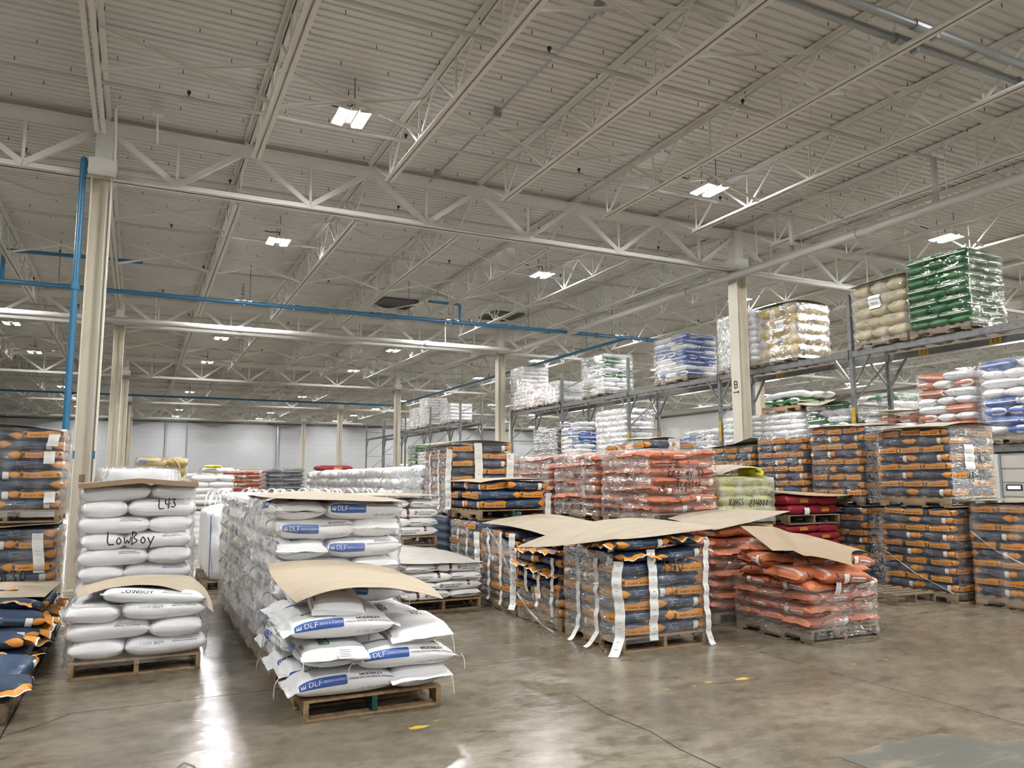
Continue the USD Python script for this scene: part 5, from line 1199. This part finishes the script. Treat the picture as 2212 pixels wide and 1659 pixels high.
w = Wrap(.34, 1.2, -3.58, -2.6, 1.45, 1.80, .28, 1.5, .3, 77, .02, .035, .03); solo('stretch_film', w.mesh(120, .03, .62), f_clear, 'crinkled film over the bulging white sacks behind the tray', 'plastic wrap', True)
sheet([[(.98, -3.45, 1.86), (1.12, -3.45, 1.90), (1.22, -3.4, 1.78)], [(1.02, -3.0, 1.92), (1.16, -3.0, 1.93), (1.24, -3.0, 1.80)], [(1.0, -2.7, 1.92), (1.14, -2.7, 1.92), (1.24, -2.7, 1.78)]], card, 'dark brown cardboard flap standing up behind the tray', 'cardboard', 'cardboard_flap', seed=40)

# left edge: corn
pallet(-1.06, -.04, -3.35, -2.25, 0, 'floor pallet of the tall corn stack at the left edge')
stack('corn', -1.06, -.04, -3.35, -2.25, .14, 8, .122, NV, 'lower left edge stack', start=0, faces='-y+x', top_full=False)
sL = [('marker_writing', lambda w: cat_([w.write('4830', '-y', .60, .60, .15, .012), w.write('F8', '-y', .58, .40, .16, .012)]), ink)]
wrap(-1.06, -.04, -3.35, -2.25, .05, 1.1, .122, .14, f_mid, 'the lower left edge corn stack', parts=sL, top=.2)
sheet(rectP(-1.12, -.02, -3.42, -2.2, [[1.13, 1.14, 1.17], [1.16, 1.17, 1.17], [1.16, 1.17, 1.17]]), kraft, 'brown paper between the tiers of the left edge corn stack', seed=42)
pallet(-1.06, -.04, -3.35, -2.25, 1.18, 'wooden pallet between the tiers of the left edge corn stack')
stack('corn', -1.06, -.04, -3.35, -2.25, 1.32, 8, .112, NV, 'upper left edge stack', start=1, faces='-y+x', top_full=False)
wrap(-1.06, -.04, -3.35, -2.25, 1.25, 2.24, .112, 1.32, f_mid, 'the upper left edge corn stack', top=.3, cling=.02)
sheet(rectP(-1.1, -.03, -3.38, -2.22, [[2.24, 2.28, 2.21], [2.25, 2.29, 2.24], [2.24, 2.28, 2.24]]), kraft, 'brown paper on top of the left edge corn stack', seed=43)
for n_, (z1, z0, x) in enumerate(((1.06, .62, -.20), (.52, .30, -.2), (2.18, 2.04, -.12), (1.52, 1.40, -.14), (1.98, 1.84, -.16))):
    label_strip((x, -3.37), (0, -1), z1, z0, .12, .14, f'white paper label on the left edge corn stack, {("lower run", "lowest", "topmost", "upper low", "upper middle")[n_]}', w=.11, out=.015, seed=71 + n_)
for n_, (a, b, lay) in enumerate(((-4.55, -3.5, 3), (-5.9, -4.8, 2), (-7.2, -6.15, 1))):
    nm = ('rear', 'middle', 'nearest')[n_]
    pallet(-.98, .03, a, b, 0, f'low wooden pallet along the left edge, {nm} of three', PALG)
    stack('corn_loose', -.98, .03, a, b, .14, lay, .118, NV, f'{nm} low left pallet', start=0, faces='-y+x', tilt=5.5, over=.01)
put(PROT['corn_loose'][1], 'corn_sack', 'navy corn sack leaning beside the low paper sheet at left', 'bag', (-.22, -4.75, .40), (4, 12, 84), (1, 1, 1), None)
put(PROT['corn_loose'][0], 'corn_sack', 'navy corn sack lying askew nearest the left edge', 'bag', (-.25, -5.25, .37), (2, 8, 8), (1, 1, 1), None)
sheet([[(-1.1, -4.7, .54), (-.5, -4.75, .55), (.0, -4.7, .52)], [(-1.1, -4.1, .55), (-.5, -4.1, .56), (.03, -4.1, .53)], [(-1.1, -3.45, .55), (-.5, -3.45, .55), (.05, -3.45, .53)]], kraft, 'brown paper sheet on the low corn pallet at the left edge', seed=45)

# ------------------------------------------------------------------ farm sacks
FS = 'white farm sack'
pallet(3.8, 4.82, -4.3, -3.3, 0, 'wooden pallet under the front farm sacks')
stack('farm', 3.8, 4.82, -4.3, -3.3, .14, 4, .110, FS, 'front farm pallet', start=0, tilt=.8, faces='-x-y')
sheet([[(3.78, -4.32, .615), (4.3, -4.36, .60), (4.84, -4.33, .585)], [(3.78, -3.8, .64), (4.25, -3.8, .66), (4.84, -3.85, .60)], [(3.8, -3.2, .80), (4.2, -3.3, .74), (4.7, -3.4, .66)]], slipw, 'glossy white slip sheet on the front farm sacks', 'plastic sheet', 'slip_sheet', seed=47, wob=.012)
pallet(3.6, 4.62, -3.2, -2.15, 0, 'floor pallet of the rear farm stack', PALG)
stack('farm', 3.6, 4.62, -3.2, -2.15, .14, 5, .112, FS, 'rear lower farm stack', start=1, faces='-y', top_full=False)
pallet(3.6, 4.62, -3.2, -2.15, .72, 'wooden pallet under the rear upper farm sacks')
stack('farm', 3.6, 4.62, -3.2, -2.15, .86, 4, .125, FS, 'rear upper farm stack', start=1, tilt=1.2, faces='-x-y')
sheet([[(3.4, -3.3, 1.43), (4.0, -3.3, 1.43), (4.6, -3.3, 1.42)], [(3.4, -2.7, 1.44), (4, -2.7, 1.45), (4.65, -2.7, 1.43)], [(3.4, -2.1, 1.44), (4, -2.1, 1.45), (4.6, -2.1, 1.43)]], kraft, 'brown paper sheet on the rear farm stack', seed=49)

# ------------------------------------------------------------------ bulk bags
def bulk_proto():
    p = proto('bulk_bag'); n = 72
    zz = np.r_[np.linspace(0, .06, 4), np.linspace(.12, 1.02, 22), np.linspace(1.06, 1.14, 4)]
    th = np.linspace(0, 2 * np.pi, n, endpoint=False); rows = []
    for z in zz:
        b = .46 * (1 - .12 * max(0, .08 - z) / .08) * (1 + .04 * math.sin(z * 2.7)) * (1 - .55 * max(0, (z - 1.02) / .12) ** 2)
        m = 5.0; c, s_ = np.cos(th), np.sin(th)
        r = b / (abs(c) ** m + abs(s_) ** m) ** (1 / m)
        r = r * (1 + .022 * np.sin(th * 26 + z * 3) * min(1, z * 4)) + (meshkit.fbm(np.c_[c * 3, s_ * 3, np.full(n, z * 4)], 3, 4) - .5) * .06
        rows.append(np.c_[r * c, r * s_, np.full(n, z + .0)])
    part(p, 'body', grid_mesh(np.stack(rows), wrap_v=True, caps=True), poly, True)
    for sx in (-1, 1):
        for sy in (-1, 1):
            part(p, 'seam', cat_([tube([(sx * .44, sy * .44 + sy * -.05 * t, .06 + .95 * t + .0) for t in np.linspace(0, 1, 6)], .006, 5)]), pblue)
            V = []
            for t in np.linspace(0, np.pi, 13):
                c = np.array([sx * (.27 + .13 * math.cos(t)), sy * (.40 - .02 * math.sin(t)), .98 + .42 * math.sin(t) ** .7]); V.append([c + [-.03 * math.sin(t), -.03, 0], c + [.03 * math.sin(t), .03, 0]])
            V = np.array(V); part(p, 'lifting_loop', cat_([grid_mesh(V), grid_mesh((V + [0, sy * .004, .001])[:, ::-1])]), poly, True)
    [part(p, 'stitching', bx(-.464, -.458, y, y + .012, .08, 1.0), pblue, False) for y in (-.18, .16)]; [part(p, 'stitching', bx(x, x + .012, -.464, -.458, .08, 1.0), pblue, False) for x in (-.15, .2)]
    return p
BB = bulk_proto()
spots = [(2.24, -.6), (3.22, -.62), (2.24, .45), (3.22, .45), (4.15, -.6), (4.15, .45)]
for n_, (x, yy) in enumerate(spots):
    lab = ['front left', 'front middle', 'rear left', 'rear middle', 'front right', 'rear right'][n_]
    pallet(x - .5, x + .5, yy - .5, yy + .5, 0, f'dark pallet under the {lab} bulk bag', PALG)
    put(BB, 'bulk_bag', f'white bulk bag with blue seams and lifting loops, {lab} of six', 'bulk bag', (x, yy, .14), (0, 0, 0), (1.02, 1.02, .97), 'white bulk bags')

# ------------------------------------------------------------------ far stacks
def block(kind, x0, x1, y0, y1, zb, zt, T, desc, where, mat, faces='-x-y', wrapm=f_mid, base=0.0, start=0, pal=None, tilt=1.4, cling=.02, bulge=.02, top=.3, name=None, hid=None, parts=()):
    if hid: hidden(x0, x1, y0, y1, base, zb - .14, T, hid, f'hidden tier of sacks below the {where}')
    pallet(x0, x1, y0, y1, zb - .14, f'wooden pallet under the {where}', pal or PALG)
    n = max(1, round((zt - zb) / T)); T = (zt - zb) / n
    stack(kind, x0, x1, y0, y1, zb, n, T, desc, where, faces=faces, start=start, tilt=tilt, name=name)
    if wrapm: wrap(x0, x1, y0, y1, zb - .08, zt + .02, T, zb, wrapm, f'the {where}', cling=cling, bulge=bulge, top=top, nu=110, dz=.04, parts=parts)
block('gold', .72, 1.72, 5, 6.05, 1.14, 2.12, .2, 'gold seed sack', 'gold stack before the far wall', gold, wrapm=f_clear, hid=gold)
block('annual', 3.05, 4.05, 10, 11.1, 1.0, 1.92, .115, 'orange seed sack', 'small distant orange stack', rust, wrapm=f_light, hid=rust)
block('slate', 4.2, 5.25, 10, 11.1, 1.0, 1.96, .12, 'slate grey sack', 'distant slate stack', slate, wrapm=f_light, hid=slate)
block('white', 2.0, 3.0, 7.6, 8.7, 1.0, 1.75, .15, 'white sack', 'distant white stack left of orange', poly, wrapm=f_clear, hid=poly, tilt=3)
block('white', 2.6, 3.6, 13, 14.1, 1.0, 2.02, .15, 'white sack', 'far white heap behind the orange', poly, wrapm=f_clear, hid=poly, tilt=3)
block('white', 1.6, 2.6, 15, 16.1, 1.0, 1.85, .15, 'white sack', 'farthest white stack at left', poly, wrapm=f_mid, hid=poly)
put(PROT['maroon'][0], 'red_sack', 'dark red sack lying on the far shiny row', 'bag', (5.3, 6.4, 1.87), (0, 0, 12), (1.5, 1, 1.3))
put(PROT['lime'][1], 'seed_sack', 'small amber yellow sack on the far white stack', 'bag', (2.9, 12.9, 2.03), (0, 0, 30), (.8, .8, .7))

# ------------------------------------------------------------------ pallets on the racking
RX0, RX1 = 13.52, 14.56
TZ = 4.19 + .14
def rackp(kind, a, b, zt, T, desc, where, wrapm, zb=TZ, x0=RX0, **kw):
    block(kind, x0, x0 + 1.03, a, b, zb, zt, T, desc, where, None, wrapm=wrapm, **kw)
f_green = film('film_green_stack', .03, gloss=.4, scale=(4, 4, 14), bump=.014)
rackp('green', -5.35, -4.2, 5.66, .13, 'green seed sack', 'big green rack load', f_green, cling=.025, top=.5)
rackp('tan', -4.14, -2.98, 5.42, .21, 'tan seed sack', 'tan rack load', f_mid, bulge=.05, parts=[('paper_sheet', lambda w: w.paper('-x', .45, 5.05, .26, .26), tagm), ('sheet_print', lambda w: w.paper_text(['BARENBRUG', '50 LB'], '-x', .45, 5.05 + .05, .04, .08), pblack)])
rackp('gold', -1.45, -.38, 5.48, .22, 'gold seed sack', 'gold rack load', f_heavy, bulge=.05, parts=[('paper_sheet', lambda w: w.paper('-x', .62, 5.02, .26, .26), tagm), ('sheet_print', lambda w: w.paper_text(['1 407 794', 'C 00 00 9'], '-x', .62, 5.02 + .05, .04, .08), pblack)])
rackp('white', -.22, 1.06, 5.56, .15, 'white sack', 'white rack load behind column B', f_heavy)
rackp('mix_blue', 2.28, 3.68, 5.45, .14, 'blue and white sack', 'blue rack load', f_light)
rackp('mix_green', 6.2, 7.6, 5.48, .14, 'green and white sack', 'striped green rack load', f_mid, cling=.03)
rackp('white', 11.75, 12.9, 5.82, .15, 'white sack', 'tall white rack load', f_heavy)
rackp('mix_orange', 10.2, 11.55, 5.0, .14, 'orange and white sack', 'low orange rack load', f_heavy, cling=.03)
rackp('white', 9.15, 10.1, 4.98, .15, 'white sack', 'low white rack load', f_heavy)
rackp('white', 19.2, 20.6, 5.1, .14, 'white sack', 'first far rack load', f_heavy)
rackp('white', 22.4, 23.6, 5.68, .14, 'white sack', 'second far rack load', f_heavy)
rackp('white', 24.0, 25.2, 5.3, .14, 'white sack', 'third far rack load', f_heavy)
rackp('white', 26.6, 27.9, 4.95, .14, 'white sack', 'fourth far rack load', f_heavy)
sheet(rectP(13.44, 14.5, -1.5, -.3, [[5.5, 5.56, 5.5], [5.53, 5.6, 5.55], [5.52, 5.56, 5.52]]), kraftd, 'dark-edged paper sheet on the gold rack load', seed=61)
sheet(rectP(13.46, 14.5, -4.18, -2.94, [[5.47, 5.5, 5.47], [5.46, 5.52, 5.48], [5.43, 5.46, 5.44]]), kraftd, 'dark-edged paper sheet on the tan rack load', seed=62)
LZ = 2.2 + .14
rackp('mix_blue', -6.62, -5.45, 3.58, .155, 'blue and white sack', 'tall blue load at right edge', f_mid, zb=LZ, tilt=2)
rackp('mix_orange', -5.3, -4.27, 3.5, .15, 'orange and white sack', 'tall orange load beside blue', f_light, zb=LZ, tilt=2)
rackp('mix_orange', -4.15, -3.1, 2.82, .16, 'orange and white sack', 'short orange load under paper', f_light, zb=LZ, tilt=2)
sheet(rectP(13.4, 14.5, -4.2, -3.0, [[2.88, 2.92, 2.9], [2.9, 2.96, 2.95], [2.92, 2.96, 2.95]]), kraft, 'brown paper sheet on the short orange rack load', seed=52)
rackp('mix_green', -2.68, -1.64, 3.2, .145, 'green and white sack', 'green load behind the rack post', f_light, zb=LZ, tilt=2)
sheet([[(13.3, -2.75, 3.28), (13.9, -2.75, 3.36), (14.5, -2.75, 3.42)], [(13.3, -2.2, 3.14), (13.9, -2.2, 3.30), (14.5, -2.2, 3.36)], [(13.4, -1.5, 3.24), (13.9, -1.5, 3.28), (14.5, -1.5, 3.28)]], kraft, 'brown paper sheet on the green rack load', seed=53)
rackp('white', -1.55, -.32, 3.06, .13, 'grey white sack', 'grey sacks below loose green', f_mid, zb=LZ, tilt=3)
pallet(RX0, RX1, -1.5, -.35, 3.1, 'wooden pallet with loose green sacks on the rack', PAL)
stack('mix_green', RX0, RX1, -1.5, -.35, 3.24, 2, .15, 'green and white sack', 'loose load atop grey sacks', tilt=5)
rackp('white', -.2, .95, 3.08, .13, 'grey white sack', 'grey sacks left of column B', f_mid, zb=LZ, tilt=3)
rackp('mix_blue', 1.3, 2.5, 2.86, .13, 'blue and white sack', 'low blue load beyond the corn', f_mid, zb=LZ, tilt=2)
rackp('white', 5.2, 6.75, 3.7, .16, 'white sack', 'big white load on lower rack', f_heavy, zb=LZ, tilt=2, bulge=.05)
rackp('mix_blue', 7.75, 8.95, 3.48, .14, 'blue and white sack', 'blue load beside the white', f_light, zb=LZ)
rackp('slate', 9.2, 11.0, 3.36, .13, 'slate grey sack', 'slate load on lower rack', f_mid, zb=LZ)
for n_, (a, b, zt, kd, nm, fm) in enumerate(((18.9, 20.2, 2.7, 'white', 'white', f_mid), (22.6, 23.8, 3.0, 'white', 'grey white', f_mid), (24.2, 25.4, 3.4, 'green', 'green', f_mid), (28, 29.2, 2.5, 'white', 'white', f_mid))):
    block(kd, RX0, RX1, a, b, 1.3, zt, .16, f'{nm} sack', f'{ordn(n_)} far floor stack', None, wrapm=fm, hid=polyg)
block('mix_green', 15.6, 16.6, -2.2, -1.1, 2.4, 3.5, .15, 'green and white sack', 'green stack behind the rack', None, wrapm=f_mid, hid=green)

# ------------------------------------------------------------------ slivers of sacks, and the hidden rest, joined
if LATER:
    acc = {}
    for v, loc, rz, sc_ in LATER:
        for ch in v.GetAllChildren():
            if ch.GetName().split('_')[0] in ('logo', 'name', 'flap', 'tag') and 'print' in ch.GetName(): continue
            m = UsdGeom.Mesh(ch); p = np.array(m.GetPointsAttr().Get(), float) * sc_
            a_ = math.radians(rz); R = np.array([[math.cos(a_), math.sin(a_), 0], [-math.sin(a_), math.cos(a_), 0], [0, 0, 1]])
            f_ = np.array(m.GetFaceVertexIndicesAttr().Get()).reshape(-1, 3)
            nm = ch.GetName().rstrip('0123456789').rstrip('_')
            mt = UsdShade.MaterialBindingAPI(ch).GetDirectBinding().GetMaterialPath()
            acc.setdefault((nm, str(mt)), []).append(trimesh.Trimesh(p @ R + np.array(loc), f_, process=False))
    t = thing('corn_sack', 'narrow slivers of navy corn sacks showing between the other sacks', 'bags', kind='stuff')
    for (nm, mt), ms in acc.items(): part(t, nm, cat_(ms), UsdShade.Material.Get(stage, mt), True)
